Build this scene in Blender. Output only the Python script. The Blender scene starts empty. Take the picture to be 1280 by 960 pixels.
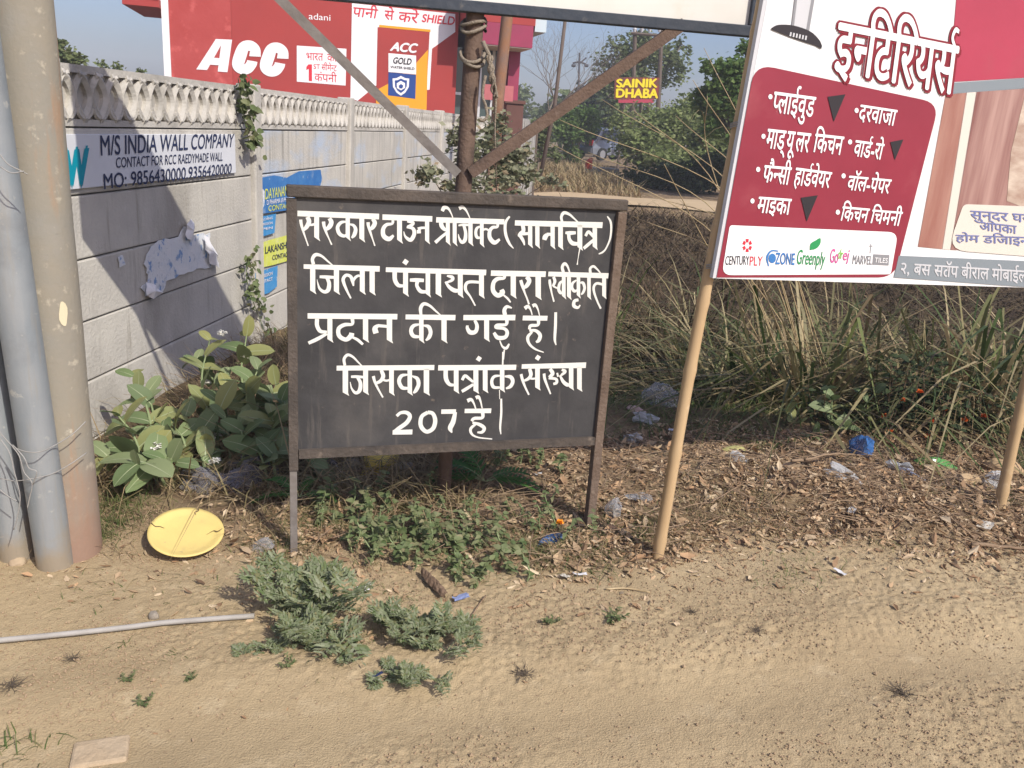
import bpy, bmesh, math, random
import numpy as np
from mathutils import Vector, Matrix, Euler

scene = bpy.context.scene
COL = scene.collection
R = math.radians

# ---------------------------------------------------------------- camera
CAM_H = 1.55; PITCH = 16.8; ROLL = 4.0; FOC = 1060.0      # focal length in pixels of a 1280 wide frame
cam_d = bpy.data.cameras.new('camera'); cam = bpy.data.objects.new('camera', cam_d); COL.objects.link(cam)
cam_d.sensor_width = 36.0; cam_d.sensor_fit = 'HORIZONTAL'; cam_d.lens = 36.0 * FOC / 1280.0
cam_d.clip_start = 0.05; cam_d.clip_end = 2000
_p = R(PITCH); _r = R(ROLL)
FWD = Vector((0, math.cos(_p), -math.sin(_p))); _rt = Vector((1, 0, 0)); _up = _rt.cross(FWD)
RGT = _rt * math.cos(_r) + _up * math.sin(_r); UPV = -_rt * math.sin(_r) + _up * math.cos(_r)
EYE = Vector((0, 0, CAM_H))
cam.matrix_world = Matrix(((RGT.x, UPV.x, -FWD.x, EYE.x), (RGT.y, UPV.y, -FWD.y, EYE.y), (RGT.z, UPV.z, -FWD.z, EYE.z), (0, 0, 0, 1)))
scene.camera = cam

# ---------------------------------------------------------------- light
SUN_AZ, SUN_EL = 48.0, 42.0          # the light travels (-cos az, +sin az)
world = bpy.data.worlds.new('World'); scene.world = world; world.use_nodes = True
wn = world.node_tree.nodes; wl = world.node_tree.links
bg = wn['Background']
sky = wn.new('ShaderNodeTexSky'); sky.sky_type = 'NISHITA'; sky.sun_disc = False
sky.sun_elevation = R(SUN_EL); sky.sun_rotation = math.atan2(math.cos(R(SUN_AZ)), -math.sin(R(SUN_AZ)))
sky.air_density = 1.0; sky.dust_density = 3.2; sky.ozone_density = 7.0; sky.altitude = 60
tint = wn.new('ShaderNodeMix'); tint.data_type = 'RGBA'; tint.blend_type = 'MULTIPLY'; tint.inputs[0].default_value = 1.0; tint.inputs[7].default_value = (1.09, .955, .96, 1)
wl.new(sky.outputs['Color'], tint.inputs[6]); wl.new(tint.outputs[2], bg.inputs['Color']); bg.inputs['Strength'].default_value = 0.128
sd = bpy.data.lights.new('sun', 'SUN'); sun = bpy.data.objects.new('sun', sd); COL.objects.link(sun)
sd.energy = 3.7; sd.angle = R(0.55); sd.color = (1.0, 0.95, 0.85)
_v = Vector((-math.cos(R(SUN_AZ)) * math.cos(R(SUN_EL)), math.sin(R(SUN_AZ)) * math.cos(R(SUN_EL)), -math.sin(R(SUN_EL))))
sun.rotation_euler = _v.to_track_quat('-Z', 'Y').to_euler(); sun.location = (6, -6, 9)
vs = scene.view_settings
vs.view_transform = 'Standard'; vs.look = 'None'; vs.gamma = 1; vs.use_curve_mapping = False; vs.exposure = 0.34

# ---------------------------------------------------------------- measuring helpers
def ray(x, y):
    return RGT * ((x - 640) / FOC) - UPV * ((y - 480) / FOC) + FWD
def gpx(x, y, z=0.0):
    d = ray(x, y); return EYE + d * ((z - CAM_H) / d.z)
def atY(x, y, Y):
    d = ray(x, y); return EYE + d * (Y / d.y)
class Plane:
    """A vertical plane through p, running along angle a (degrees from +X); u runs along it, w towards its front."""
    def __init__(s, p, a):
        s.dw = .00012; s.p = Vector(p); s.e = Vector((math.cos(R(a)), math.sin(R(a)), 0)); s.n = Vector((s.e.y, -s.e.x, 0))
    def px(s, x, y):
        d = ray(x, y); t = (s.p - EYE).dot(s.n) / d.dot(s.n); q = EYE + d * t
        return ((q - s.p).dot(s.e), q.z)
    def at(s, u, z, w=0.0):
        return Vector((s.p.x, s.p.y, 0)) + s.e * u + s.n * w + Vector((0, 0, z))

# ---------------------------------------------------------------- mesh helpers
class MB:
    def __init__(s): s.v = []; s.f = []; s.m = []
    def add(s, vs, fs, mi=0):
        b = len(s.v); s.v.extend([tuple(p) for p in vs])
        for f in fs: s.f.append(tuple(i + b for i in f)); s.m.append(mi)
    def box(s, c, e1, e2, e3, mi=0):
        """box centred on c with half axes e1, e2, e3"""
        c = Vector(c); e1 = Vector(e1); e2 = Vector(e2); e3 = Vector(e3)
        P = [c + e1 * i + e2 * j + e3 * k for i in (-1, 1) for j in (-1, 1) for k in (-1, 1)]
        F = [(0, 1, 3, 2), (4, 6, 7, 5), (0, 4, 5, 1), (2, 3, 7, 6), (0, 2, 6, 4), (1, 5, 7, 3)]
        s.add(P, F, mi)
    def pbox(s, pl, u0, u1, z0, z1, w0, w1, mi=0, bev=0.0):
        c = pl.at((u0 + u1) / 2, (z0 + z1) / 2, (w0 + w1) / 2)
        s.box(c, pl.e * ((u1 - u0) / 2), pl.n * ((w1 - w0) / 2), Vector((0, 0, (z1 - z0) / 2)), mi)
    def ppoly(s, pl, pts, w, mi=0, thick=0.0):
        P = [pl.at(u, z, w) for u, z in pts]; n = len(P)
        if thick:
            Q = [pl.at(u, z, w - thick) for u, z in pts]
            s.add(P + Q, [tuple(range(n)), tuple(range(2 * n - 1, n - 1, -1))] + [(i, i + n, (i + 1) % n + n, (i + 1) % n) for i in range(n)], mi)
        else: s.add(P, [tuple(range(n))], mi)
    def tube(s, pts, rad, n=8, mi=0, cap=True, squash=None):
        pts = [Vector(p) for p in pts]; k = len(pts)
        if not hasattr(rad, '__len__'): rad = [rad] * k
        t0 = (pts[1] - pts[0]).normalized()
        a = Vector((0, 0, 1)) if abs(t0.z) < .9 else Vector((1, 0, 0))
        nrm = t0.cross(a).normalized(); V = []
        for i, p in enumerate(pts):
            t = (pts[min(i + 1, k - 1)] - pts[max(i - 1, 0)]).normalized()
            nrm = (nrm - t * nrm.dot(t)); nrm = nrm.normalized() if nrm.length > 1e-6 else t.orthogonal().normalized()
            b = t.cross(nrm)
            for j in range(n):
                q = 2 * math.pi * j / n
                V.append(p + (nrm * math.cos(q) + b * math.sin(q)) * rad[i])
        F = [(i * n + j, i * n + (j + 1) % n, (i + 1) * n + (j + 1) % n, (i + 1) * n + j) for i in range(k - 1) for j in range(n)]
        if cap: F += [tuple(range(n - 1, -1, -1)), tuple(range((k - 1) * n, k * n))]
        s.add(V, F, mi)
    def leaf(s, p, d, up, L, W, mi=0, rows=4, bend=0.3, fold=0.25, shape='ovate', rib=None):
        """one leaf: blade along d, face towards up, folded along its midrib"""
        d = Vector(d).normalized(); up = Vector(up); up = (up - d * up.dot(d))
        up = up.normalized() if up.length > 1e-5 else d.orthogonal().normalized()
        sd_ = d.cross(up); p = Vector(p); V = []; F = []
        for i in range(rows + 1):
            t = i / rows
            w = {'ovate': math.sin(math.pi * min(1, t * .92 + .08) ** .75), 'lance': math.sin(math.pi * min(1, t * .95 + .05) ** .6), 'round': max(0, math.sin(math.pi * min(.975, t * .88 + .09))) ** .55}[shape] * W / 2
            if i == rows: w = W * .02
            c = p + d * (L * t) - up * (bend * L * t * t)
            V += [c + sd_ * w + up * (fold * w), c, c - sd_ * w + up * (fold * w)]
        for i in range(rows):
            a = i * 3; F += [(a, a + 1, a + 4, a + 3), (a + 1, a + 2, a + 5, a + 4)]
        s.add(V, F, mi)
        if rib is not None:
            Q = []
            for i in range(rows + 1):
                c = V[i * 3 + 1] + up * .0012; q = sd_ * (W * .026 * (1 - .8 * i / rows)); Q += [c + q + up * .0006, c - q + up * .0006]
            s.add(Q, [(2 * i, 2 * i + 1, 2 * i + 3, 2 * i + 2) for i in range(rows)], rib)
    def blade(s, p, d, L, W, curve=0.4, seg=4, mi=0, tw=0.0):
        """a grass blade rising along d and arching over"""
        p = Vector(p); d = Vector(d).normalized(); h = Vector((d.x, d.y, 0)); h = h.normalized() if h.length > 1e-4 else Vector((1, 0, 0))
        sd_ = h.cross(Vector((0, 0, 1))); sd_ = (sd_ * math.cos(tw) + h * math.sin(tw)); V = []
        for i in range(seg + 1):
            t = i / seg
            c = p + d * (L * t) + h * (curve * L * t * t * .6) - Vector((0, 0, 1)) * (curve * L * t ** 2.6 * .75)
            w = W * (1 - t ** 1.6) * .5 + W * .03
            V += [c - sd_ * w, c + sd_ * w]
        s.add(V, [(2 * i, 2 * i + 1, 2 * i + 3, 2 * i + 2) for i in range(seg)], mi)
    def build(s, name, mats, parent=None, smooth=False, world=True):
        me = bpy.data.meshes.new(name)
        V = s.v
        if parent is not None and world:
            r = parent
            while r.parent: r = r.parent
            o = r.location; V = [(x - o.x, y - o.y, z - o.z) for x, y, z in s.v]
        me.from_pydata(V, [], s.f)
        if not isinstance(mats, (list, tuple)): mats = [mats]
        for m in mats: me.materials.append(m)
        if len(mats) > 1: me.polygons.foreach_set('material_index', s.m)
        if smooth: me.polygons.foreach_set('use_smooth', [True] * len(me.polygons))
        me.update()
        o = bpy.data.objects.new(name, me); COL.objects.link(o)
        if parent is not None: o.parent = parent
        return o

def bevel(o, w=0.006, seg=2):
    b = bmesh.new(); b.from_mesh(o.data); bmesh.ops.remove_doubles(b, verts=b.verts, dist=1e-6)
    bmesh.ops.bevel(b, geom=[e for e in b.edges if e.is_manifold and e.calc_face_angle(0) > .5], offset=w, segments=seg, profile=.5, affect='EDGES')
    b.to_mesh(o.data); b.free(); return o
def tag(o, label, cat, group=None, kind=None):
    o['label'] = label
    if cat: o['category'] = cat
    if group: o['group'] = group
    if kind: o['kind'] = kind
    return o
def thing(name, loc, label, cat, group=None):
    o = bpy.data.objects.new(name, None); COL.objects.link(o); o.location = Vector(loc); o.empty_display_size = .1
    return tag(o, label, cat, group)
def copy_tree(o, parent=None):
    c = o.copy(); COL.objects.link(c)
    if parent is not None: c.parent = parent
    for ch in list(o.children): copy_tree(ch, c)
    return c
def crv(pts, n=6):
    """Catmull-Rom through tuples of numbers"""
    P = [np.array(p, float) for p in pts]
    if len(P) < 3: return [tuple(p) for p in P]
    P = [2 * P[0] - P[1]] + P + [2 * P[-1] - P[-2]]; out = []
    for i in range(1, len(P) - 2):
        for k in range(n):
            t = k / n; a, b, c, d = P[i - 1], P[i], P[i + 1], P[i + 2]
            out.append(tuple(.5 * (2 * b + (c - a) * t + (2 * a - 5 * b + 4 * c - d) * t * t + (3 * b - a - 3 * c + d) * t ** 3)))
    out.append(tuple(P[-2])); return out

# ---------------------------------------------------------------- materials
def mat(name, col, rough=.8, var=None, scale=8.0, detail=5.0, bump=0.0, bscale=40.0, metal=0.0, spec=.3, stain=None, island=None, transl=0.0, stretch=None, coord='Object', extra=None):
    m = bpy.data.materials.new(name); m.use_nodes = True; nt = m.node_tree; N = nt.nodes; Lk = nt.links
    b = N['Principled BSDF']; b.inputs['Roughness'].default_value = rough; b.inputs['Metallic'].default_value = metal
    b.inputs['Specular IOR Level'].default_value = spec
    tc = N.new('ShaderNodeTexCoord'); src = tc.outputs[coord]
    if stretch:
        mp = N.new('ShaderNodeMapping'); mp.inputs['Scale'].default_value = stretch; Lk.new(src, mp.inputs['Vector']); vsrc = mp.outputs['Vector']
    else: vsrc = src
    rgb = N.new('ShaderNodeRGB'); rgb.outputs[0].default_value = (*col, 1); cur = rgb.outputs[0]
    def mix(fac, c2, how='MIX'):
        nonlocal cur
        x = N.new('ShaderNodeMix'); x.data_type = 'RGBA'; x.blend_type = how
        if isinstance(fac, float): x.inputs[0].default_value = fac
        else: Lk.new(fac, x.inputs[0])
        Lk.new(cur, x.inputs[6])
        if isinstance(c2, tuple): x.inputs[7].default_value = (*c2, 1)
        else: Lk.new(c2, x.inputs[7])
        cur = x.outputs[2]
    def noise(sc, lo, hi, vec=None, det=detail):
        n = N.new('ShaderNodeTexNoise'); n.inputs['Scale'].default_value = sc; n.inputs['Detail'].default_value = det; n.inputs['Roughness'].default_value = .6
        Lk.new(vec or src, n.inputs['Vector'])
        r = N.new('ShaderNodeMapRange'); r.inputs['From Min'].default_value = lo; r.inputs['From Max'].default_value = hi
        Lk.new(n.outputs['Fac'], r.inputs['Value']); return r.outputs['Result']
    if island:
        g = N.new('ShaderNodeNewGeometry'); cr = N.new('ShaderNodeValToRGB'); Lk.new(g.outputs['Random Per Island'], cr.inputs['Fac'])
        el = cr.color_ramp.elements; n = len(island)
        while len(el) < n: el.new(.5)
        for i, c in enumerate(island): el[i].position = i / (n - 1); el[i].color = (*c, 1)
        cur = cr.outputs['Color']
    if var: mix(noise(scale, .35, .68, vsrc), var)
    for st in (stain or []):            # (colour, scale, lo, hi, [stretch])
        v = src
        if len(st) > 4:
            mp2 = N.new('ShaderNodeMapping'); mp2.inputs['Scale'].default_value = st[4]; Lk.new(src, mp2.inputs['Vector']); v = mp2.outputs['Vector']
        mix(noise(st[1], st[2], st[3], v, 8), st[0])
    if extra: cur = extra(N, Lk, cur, src) or cur
    Lk.new(cur, b.inputs['Base Color'])
    if bump:
        n = N.new('ShaderNodeTexNoise'); n.inputs['Scale'].default_value = bscale; n.inputs['Detail'].default_value = 8; Lk.new(vsrc, n.inputs['Vector'])
        bp = N.new('ShaderNodeBump'); bp.inputs['Strength'].default_value = bump; bp.inputs['Distance'].default_value = .02
        Lk.new(n.outputs['Fac'], bp.inputs['Height']); Lk.new(bp.outputs['Normal'], b.inputs['Normal'])
    if transl:
        t = N.new('ShaderNodeBsdfTranslucent'); Lk.new(cur, t.inputs['Color'])
        ms = N.new('ShaderNodeMixShader'); ms.inputs[0].default_value = transl
        Lk.new(b.outputs[0], ms.inputs[1]); Lk.new(t.outputs[0], ms.inputs[2]); Lk.new(ms.outputs[0], N['Material Output'].inputs['Surface'])
    return m

def plastic(name, col, alpha=.55, rough=.18):
    """thin crumpled film: part clear, part shiny"""
    m = bpy.data.materials.new(name); m.use_nodes = True; N = m.node_tree.nodes; Lk = m.node_tree.links
    b = N['Principled BSDF']; b.inputs['Base Color'].default_value = (*col, 1); b.inputs['Roughness'].default_value = rough; b.inputs['Specular IOR Level'].default_value = .6
    tr = N.new('ShaderNodeBsdfTransparent'); tr.inputs['Color'].default_value = (.9, .9, .92, 1); ms = N.new('ShaderNodeMixShader')
    nz = N.new('ShaderNodeLayerWeight'); nz.inputs['Blend'].default_value = .35
    mr = N.new('ShaderNodeMapRange'); mr.inputs['To Min'].default_value = alpha * .55; mr.inputs['To Max'].default_value = min(1, alpha + .35)
    Lk.new(nz.outputs['Facing'], mr.inputs['Value']); Lk.new(mr.outputs['Result'], ms.inputs[0]); Lk.new(tr.outputs[0], ms.inputs[1]); Lk.new(b.outputs[0], ms.inputs[2]); Lk.new(ms.outputs[0], N['Material Output'].inputs['Surface'])
    return m

M = {}
def base_dirt(col, z0, z1):
    """splashed earth dried onto the foot of a pole"""
    def f(N, Lk, cur, src):
        sp = N.new('ShaderNodeSeparateXYZ'); Lk.new(src, sp.inputs[0]); n = N.new('ShaderNodeTexNoise'); n.inputs['Scale'].default_value = 9; n.inputs['Detail'].default_value = 7; Lk.new(src, n.inputs['Vector'])
        a = N.new('ShaderNodeMath'); a.operation = 'MULTIPLY_ADD'; Lk.new(n.outputs['Fac'], a.inputs[0]); a.inputs[1].default_value = -.5; Lk.new(sp.outputs['Z'], a.inputs[2])
        r = N.new('ShaderNodeMapRange'); r.inputs['From Min'].default_value = z1 - .25; r.inputs['From Max'].default_value = z0 - .25; r.inputs['To Max'].default_value = .85; Lk.new(a.outputs[0], r.inputs['Value'])
        x = N.new('ShaderNodeMix'); x.data_type = 'RGBA'; Lk.new(r.outputs['Result'], x.inputs[0]); Lk.new(cur, x.inputs[6]); x.inputs[7].default_value = (*col, 1); return x.outputs[2]
    return f
CONC = (.53, .50, .44)
M['concrete'] = mat('precast_concrete', CONC, .9, (.43, .405, .365), 3.0, bump=.25, bscale=60, stain=[((.30, .275, .235), 2.2, .50, .74, (1, 1, .35)), ((.36, .33, .28), 7, .55, .72, (3, 3, .3)), ((.55, .52, .47), 9, .6, .8)])
M['concrete_dirty'] = mat('weathered_concrete', (.52, .49, .44), .95, (.42, .395, .35), 4.0, bump=.3, bscale=50, stain=[((.22, .205, .18), 3.0, .52, .76), ((.5, .47, .42), 11, .6, .8)])
M['concrete_blue'] = mat('concrete_with_blue_paint', CONC, .9, (.43, .405, .365), 3.0, bump=.25, bscale=60, stain=[((.30, .285, .25), 3.0, .5, .7, (6, 6, .5)), ((.40, .47, .57), 1.5, .50, .68, (1, 1, 2.4))])
M['joint'] = mat('dark_gap_backing', (.10, .095, .085), .95)
M['pole'] = mat('cement_pole', (.27, .235, .175), .85, (.23, .22, .19), 3.0, bump=.10, bscale=70, stain=[((.27, .26, .235), 2.0, .55, .72), ((.34, .20, .11), 5.0, .56, .74, (2.5, 2.5, .35)), ((.40, .36, .28), 26, .60, .72), ((.12, .10, .08), 7, .68, .76, (1, 1, 3)), ((.50, .46, .36), 12, .66, .74)], extra=base_dirt((.27, .165, .115), .05, .42))
M['galv'] = mat('galvanised_pipe', (.23, .26, .28), .55, (.30, .32, .33), 5.0, metal=.25, spec=.4, bump=.05, bscale=90, stain=[((.44, .44, .41), 24, .64, .70), ((.33, .34, .34), 2.2, .5, .7, (4, 4, .4)), ((.15, .155, .16), 3, .55, .8), ((.30, .29, .26), 9, .58, .75, (3, 3, .3))], extra=base_dirt((.33, .27, .19), .0, .16))
M['board'] = mat('black_board_paint', (.036, .035, .036), .62, (.056, .054, .054), 7.0, spec=.35, bump=.06, bscale=70, stain=[((.115, .105, .095), 2.6, .52, .85), ((.20, .16, .12), 26, .66, .82), ((.12, .105, .09), 30, .58, .8, (1, 1, .10)), ((.02, .02, .02), 4, .6, .8)])
M['sign_frame'] = mat('dusty_angle_iron', (.060, .050, .042), .8, (.10, .08, .065), 9, bump=.3, bscale=80, stain=[((.22, .175, .135), 16, .6, .8), ((.04, .036, .034), 6, .55, .75)])
M['sign_rust'] = mat('rusty_angle_iron', (.12, .082, .058), .85, (.17, .125, .095), 12, bump=.35, bscale=80, stain=[((.07, .05, .04), 7, .56, .75), ((.30, .24, .18), 22, .62, .8)])
M['letter'] = mat('white_brush_paint', (.70, .69, .63), .6, (.70, .69, .63), 18, stain=[((.55, .5, .40), 30, .68, .85)])
M['hoard_white'] = mat('hoarding_white', (.74, .71, .64), .5, (.68, .64, .56), 3, stain=[((.45, .24, .10), 15, .70, .80), ((.62, .55, .42), 5, .56, .8)])
M['hoard_frame'] = mat('hoarding_blue_frame', (.035, .045, .06), .6, (.055, .062, .075), 14, bump=.15, stain=[((.14, .13, .12), 20, .62, .8)])
M['rust'] = mat('rusty_pipe', (.115, .075, .055), .8, (.15, .10, .072), 14, bump=.3, bscale=90, stain=[((.19, .14, .11), 24, .6, .8), ((.055, .04, .032), 6, .56, .75)])
M['rust_grey'] = mat('grey_angle_iron', (.15, .13, .115), .75, (.20, .18, .16), 16, bump=.2, stain=[((.10, .06, .04), 12, .58, .75)])
M['rust_orange'] = mat('orange_rust_pipe', (.26, .13, .07), .85, (.20, .13, .10), 5, bump=.3, stain=[((.36, .22, .13), 8, .58, .75)])
M['rope'] = mat('jute_rope', (.30, .25, .19), .95, (.20, .165, .125), 40, bump=.5, bscale=200)
M['bamboo'] = mat('bamboo', (.50, .36, .20), .55, (.42, .285, .15), 7, spec=.35, stretch=(1, 1, .15), stain=[((.30, .19, .10), 14, .64, .8), ((.58, .45, .28), 9, .6, .75)])
M['flex_white'] = mat('flex_white', (.78, .78, .77), .38, (.73, .73, .72), 4, spec=.4, bump=.35, bscale=2.2, stain=[((.56, .50, .42), 5, .60, .85)])
M['flex_red'] = mat('flex_crimson', (.27, .03, .05), .36, (.24, .027, .045), 4, spec=.4, bump=.35, bscale=2.2, stain=[((.34, .08, .09), 3.5, .55, .85)])
M['flex_bright'] = mat('flex_red', (.42, .05, .085), .36, (.38, .045, .075), 4, spec=.4, bump=.35, bscale=2.2, stain=[((.34, .08, .09), 3.5, .55, .85)])
M['flex_maroon'] = mat('flex_maroon', (.22, .02, .03), .4)
M['flex_grey'] = mat('flex_slate', (.22, .25, .27), .4)
M['flex_text'] = mat('flex_print_white', (.82, .81, .80), .4)
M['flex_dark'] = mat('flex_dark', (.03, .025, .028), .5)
M['black'] = mat('print_black', (.02, .02, .024), .5)
M['navy'] = mat('print_navy', (.025, .035, .09), .5)
M['teal'] = mat('print_teal', (.0, .27, .36), .5)
M['p_red'] = mat('print_red', (.60, .03, .05), .5)
M['p_blue'] = mat('print_blue', (.04, .16, .42), .5, (.07, .22, .48), 12, stain=[((.45, .5, .56), 22, .62, .70), ((.30, .38, .5), 5, .6, .75)])
M['p_lblue'] = mat('print_light_blue', (.05, .26, .55), .55, (.10, .32, .58), 14, stain=[((.55, .58, .6), 26, .62, .7)])
M['p_green'] = mat('print_green', (.03, .28, .09), .5)
M['p_lime'] = mat('print_lime', (.25, .55, .08), .5)
M['p_pink'] = mat('print_pink', (.6, .1, .3), .5)
M['p_yellow'] = mat('print_yellow', (.62, .66, .08), .55, (.68, .70, .25), 14, stain=[((.5, .52, .45), 26, .62, .7)])
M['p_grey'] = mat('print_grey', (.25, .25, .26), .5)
M['p_lgrey'] = mat('print_pale_grey', (.55, .55, .56), .4)
M['p_cream'] = mat('print_cream', (.66, .60, .52), .45)
M['p_brown'] = mat('print_door_brown', (.30, .13, .10), .45, (.40, .22, .17), 5, stretch=(3, 3, .4))
M['p_curtain'] = mat('print_curtain', (.42, .26, .22), .45, (.20, .08, .07), 4, stretch=(4, 4, .3))
M['p_wood'] = mat('print_pale_folds', (.60, .50, .40), .45, (.32, .20, .15), 6, stretch=(1, 1, 2.5))
M['poster_paper'] = mat('torn_paper', (.70, .70, .70), .7, (.60, .63, .66), 9, bump=.3, stain=[((.18, .30, .52), 14, .56, .62), ((.33, .38, .44), 22, .58, .7)])
M['wallsign'] = mat('flex_sheet', (.66, .67, .70), .5, (.60, .61, .64), 5)
M['acc_red'] = mat('painted_red_wall', (.36, .045, .04), .7, (.32, .042, .038), .8, bump=.08, bscale=12)
M['acc_faded'] = mat('faded_red_wall', (.40, .065, .06), .8, (.36, .05, .045), 2.0, bump=.2, bscale=14, stain=[((.55, .12, .11), 3, .55, .75)])
M['acc_white'] = mat('painted_white', (.76, .75, .76), .7)
M['acc_orange'] = mat('painted_orange', (.75, .33, .02), .7)
M['acc_blue'] = mat('painted_blue', (.02, .06, .24), .7)
M['magenta'] = mat('magenta_fascia', (.30, .035, .085), .6, (.25, .035, .075), 2)
M['pink'] = mat('pink_board', (.50, .15, .16), .7, (.42, .13, .13), 5)
M['beige'] = mat('beige_soffit', (.50, .43, .37), .8)
M['glass'] = mat('shop_glass', (.06, .09, .09), .08, spec=.6)
M['alu'] = mat('aluminium_frame', (.6, .6, .6), .4, metal=.4)
M['brownpaint'] = mat('brown_pillar_paint', (.14, .065, .05), .7, (.11, .05, .04), 3)
M['corr'] = mat('white_corrugated', (.62, .61, .58), .6, (.45, .43, .40), 4)
M['iron'] = mat('dark_iron_pole', (.10, .075, .06), .8, (.13, .10, .08), 4)
M['steelpole'] = mat('grey_steel_pole', (.09, .09, .10), .7)
M['yellow'] = mat('yellow_plate', (.64, .50, .17), .6, (.58, .45, .16), 8, spec=.4, bump=.05, stain=[((.48, .36, .15), 9, .60, .74), ((.36, .27, .15), 30, .66, .74)])
M['car_body'] = mat('silver_blue_car_paint', (.26, .28, .32), .25, metal=.5, spec=.6)
M['car_glass'] = mat('car_glass', (.03, .035, .04), .08, spec=.7)
M['tyre'] = mat('tyre_rubber', (.025, .025, .025), .8)
M['rim'] = mat('wheel_rim', (.5, .5, .52), .35, metal=.7)
M['lamp_red'] = mat('tail_lamp_red', (.5, .02, .02), .3)
M['sig_yellow'] = mat('yellow_sign_letters', (.80, .62, .02), .5)
M['sig_red'] = mat('dark_red_sign_board', (.22, .03, .03), .6, (.10, .06, .04), 4)
M['hose'] = mat('grey_pvc_pipe', (.36, .34, .31), .6, (.28, .26, .23), 9)
M['stone'] = mat('stone', (.30, .26, .21), .9, (.22, .19, .155), 12, bump=.4)
M['brick'] = mat('dusty_brick', (.42, .33, .225), .95, (.39, .295, .19), 10, bump=.4)
M['bark'] = mat('bark', (.13, .085, .055), .95, (.22, .15, .10), 12, bump=.7, bscale=50, stretch=(1, 1, .3))
M['trunk'] = mat('tree_bark', (.13, .105, .08), .95, (.20, .165, .13), 8, bump=.6, bscale=30)
M['twig'] = mat('dry_twig', (.27, .19, .12), .9, (.20, .135, .085), 10)
M['wire'] = mat('grey_wire', (.30, .29, .27), .6)
M['litter'] = mat('dry_leaves', (.3, .2, .1), .85, island=[(.12, .075, .045), (.36, .23, .13), (.52, .38, .23), (.27, .17, .095), (.64, .51, .34), (.19, .115, .065), (.46, .29, .16), (.42, .32, .20)], transl=.12)
M['drygrass'] = mat('dry_grass', (.3, .2, .1), .85, island=[(.20, .14, .07), (.36, .27, .15), (.30, .22, .12), (.17, .15, .06), (.42, .33, .19)], transl=.2)
M['brush'] = mat('dead_brush', (.1, .07, .04), .95, island=[(.045, .03, .018), (.075, .05, .03), (.11, .075, .045), (.06, .045, .025), (.16, .115, .07)], transl=.08)
M['grass'] = mat('green_grass', (.1, .15, .03), .7, island=[(.055, .10, .022), (.09, .14, .035), (.14, .16, .05), (.26, .22, .11), (.07, .12, .03)], transl=.3)
M['reed'] = mat('tall_grass', (.1, .15, .03), .65, island=[(.04, .07, .02), (.09, .13, .04), (.30, .235, .12), (.06, .08, .03), (.46, .37, .21), (.05, .08, .025), (.16, .115, .06), (.36, .27, .15), (.13, .17, .05), (.22, .15, .08)], transl=.25)
M['straw'] = mat('straw_stalk', (.47, .37, .22), .7, (.38, .28, .15), 12)
M['milk'] = mat('milkweed_leaf', (.1, .15, .05), .62, island=[(.13, .19, .075), (.185, .245, .105), (.255, .30, .15), (.11, .16, .07), (.20, .255, .115), (.30, .30, .11), (.15, .20, .10)], transl=.25, spec=.35)
M['midrib'] = mat('pale_midrib', (.36, .40, .24), .6)
M['milkstem'] = mat('milkweed_stem', (.22, .27, .13), .6)
M['whiteflower'] = mat('white_flower', (.70, .68, .60), .7)
M['parth'] = mat('feathery_leaf', (.1, .15, .07), .8, island=[(.16, .20, .10), (.22, .25, .14), (.29, .31, .20), (.11, .16, .055), (.24, .22, .11)], transl=.3)
M['weed'] = mat('weed_leaf', (.1, .15, .04), .6, island=[(.10, .145, .055), (.15, .19, .075), (.21, .225, .11), (.08, .12, .04), (.27, .24, .13)], transl=.28)
M['fern'] = mat('bright_frond', (.07, .16, .03), .6, island=[(.05, .13, .025), (.075, .17, .035)], transl=.28)
M['creeper'] = mat('creeper_leaf', (.1, .15, .05), .65, island=[(.13, .145, .085), (.21, .22, .13), (.28, .275, .18), (.17, .19, .095), (.28, .21, .13)], transl=.25)
M['marigold'] = mat('orange_petal', (.80, .28, .01), .7)
M['lantana'] = mat('orange_red_petal', (.62, .12, .02), .7)
M['crown_bright'] = mat('bright_foliage', (.06, .1, .02), .7, island=[(.07, .135, .03), (.115, .19, .045), (.155, .22, .065), (.085, .155, .035)], transl=.38)
M['crown_mid'] = mat('olive_foliage', (.06, .1, .02), .7, island=[(.085, .12, .045), (.13, .165, .06), (.18, .21, .09), (.095, .135, .05)], transl=.3)
M['crown_pale'] = mat('pale_foliage', (.06, .1, .02), .7, island=[(.15, .195, .06), (.21, .26, .09), (.27, .30, .13), (.12, .16, .05)], transl=.38)
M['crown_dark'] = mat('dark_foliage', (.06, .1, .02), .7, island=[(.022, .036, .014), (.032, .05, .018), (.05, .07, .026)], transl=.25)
M['clear'] = plastic('clear_plastic', (.55, .56, .57), .32, .12)
M['greybag'] = plastic('grey_plastic_bag', (.30, .29, .32), .6, .2)
M['milkbag'] = plastic('white_plastic_bag', (.58, .58, .56), .65, .25)
M['bluebag'] = plastic('blue_plastic_bag', (.05, .17, .45), .85, .3)
M['greenbag'] = plastic('green_plastic_bag', (.12, .38, .10), .85, .25)
M['tin'] = mat('shiny_wrapper', (.55, .56, .6), .3, metal=.5)
M['paper'] = mat('paper_scrap', (.62, .58, .5), .8, (.5, .46, .38), 20)
M['cardboard'] = mat('cardboard', (.42, .30, .17), .85, (.34, .24, .14), 10)
M['clay'] = mat('clay_pot', (.48, .34, .19), .8, (.40, .27, .15), 8)
M['jute'] = mat('yellow_sack', (.80, .60, .14), .7, (.70, .52, .14), 9, bump=.2)  # brightened yellow stands in for sunlight that misses the sack
M['redplastic'] = mat('red_plastic', (.45, .05, .03), .5)
M['slab'] = mat('grey_slab', (.30, .29, .27), .9, (.22, .21, .19), 3)

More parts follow.
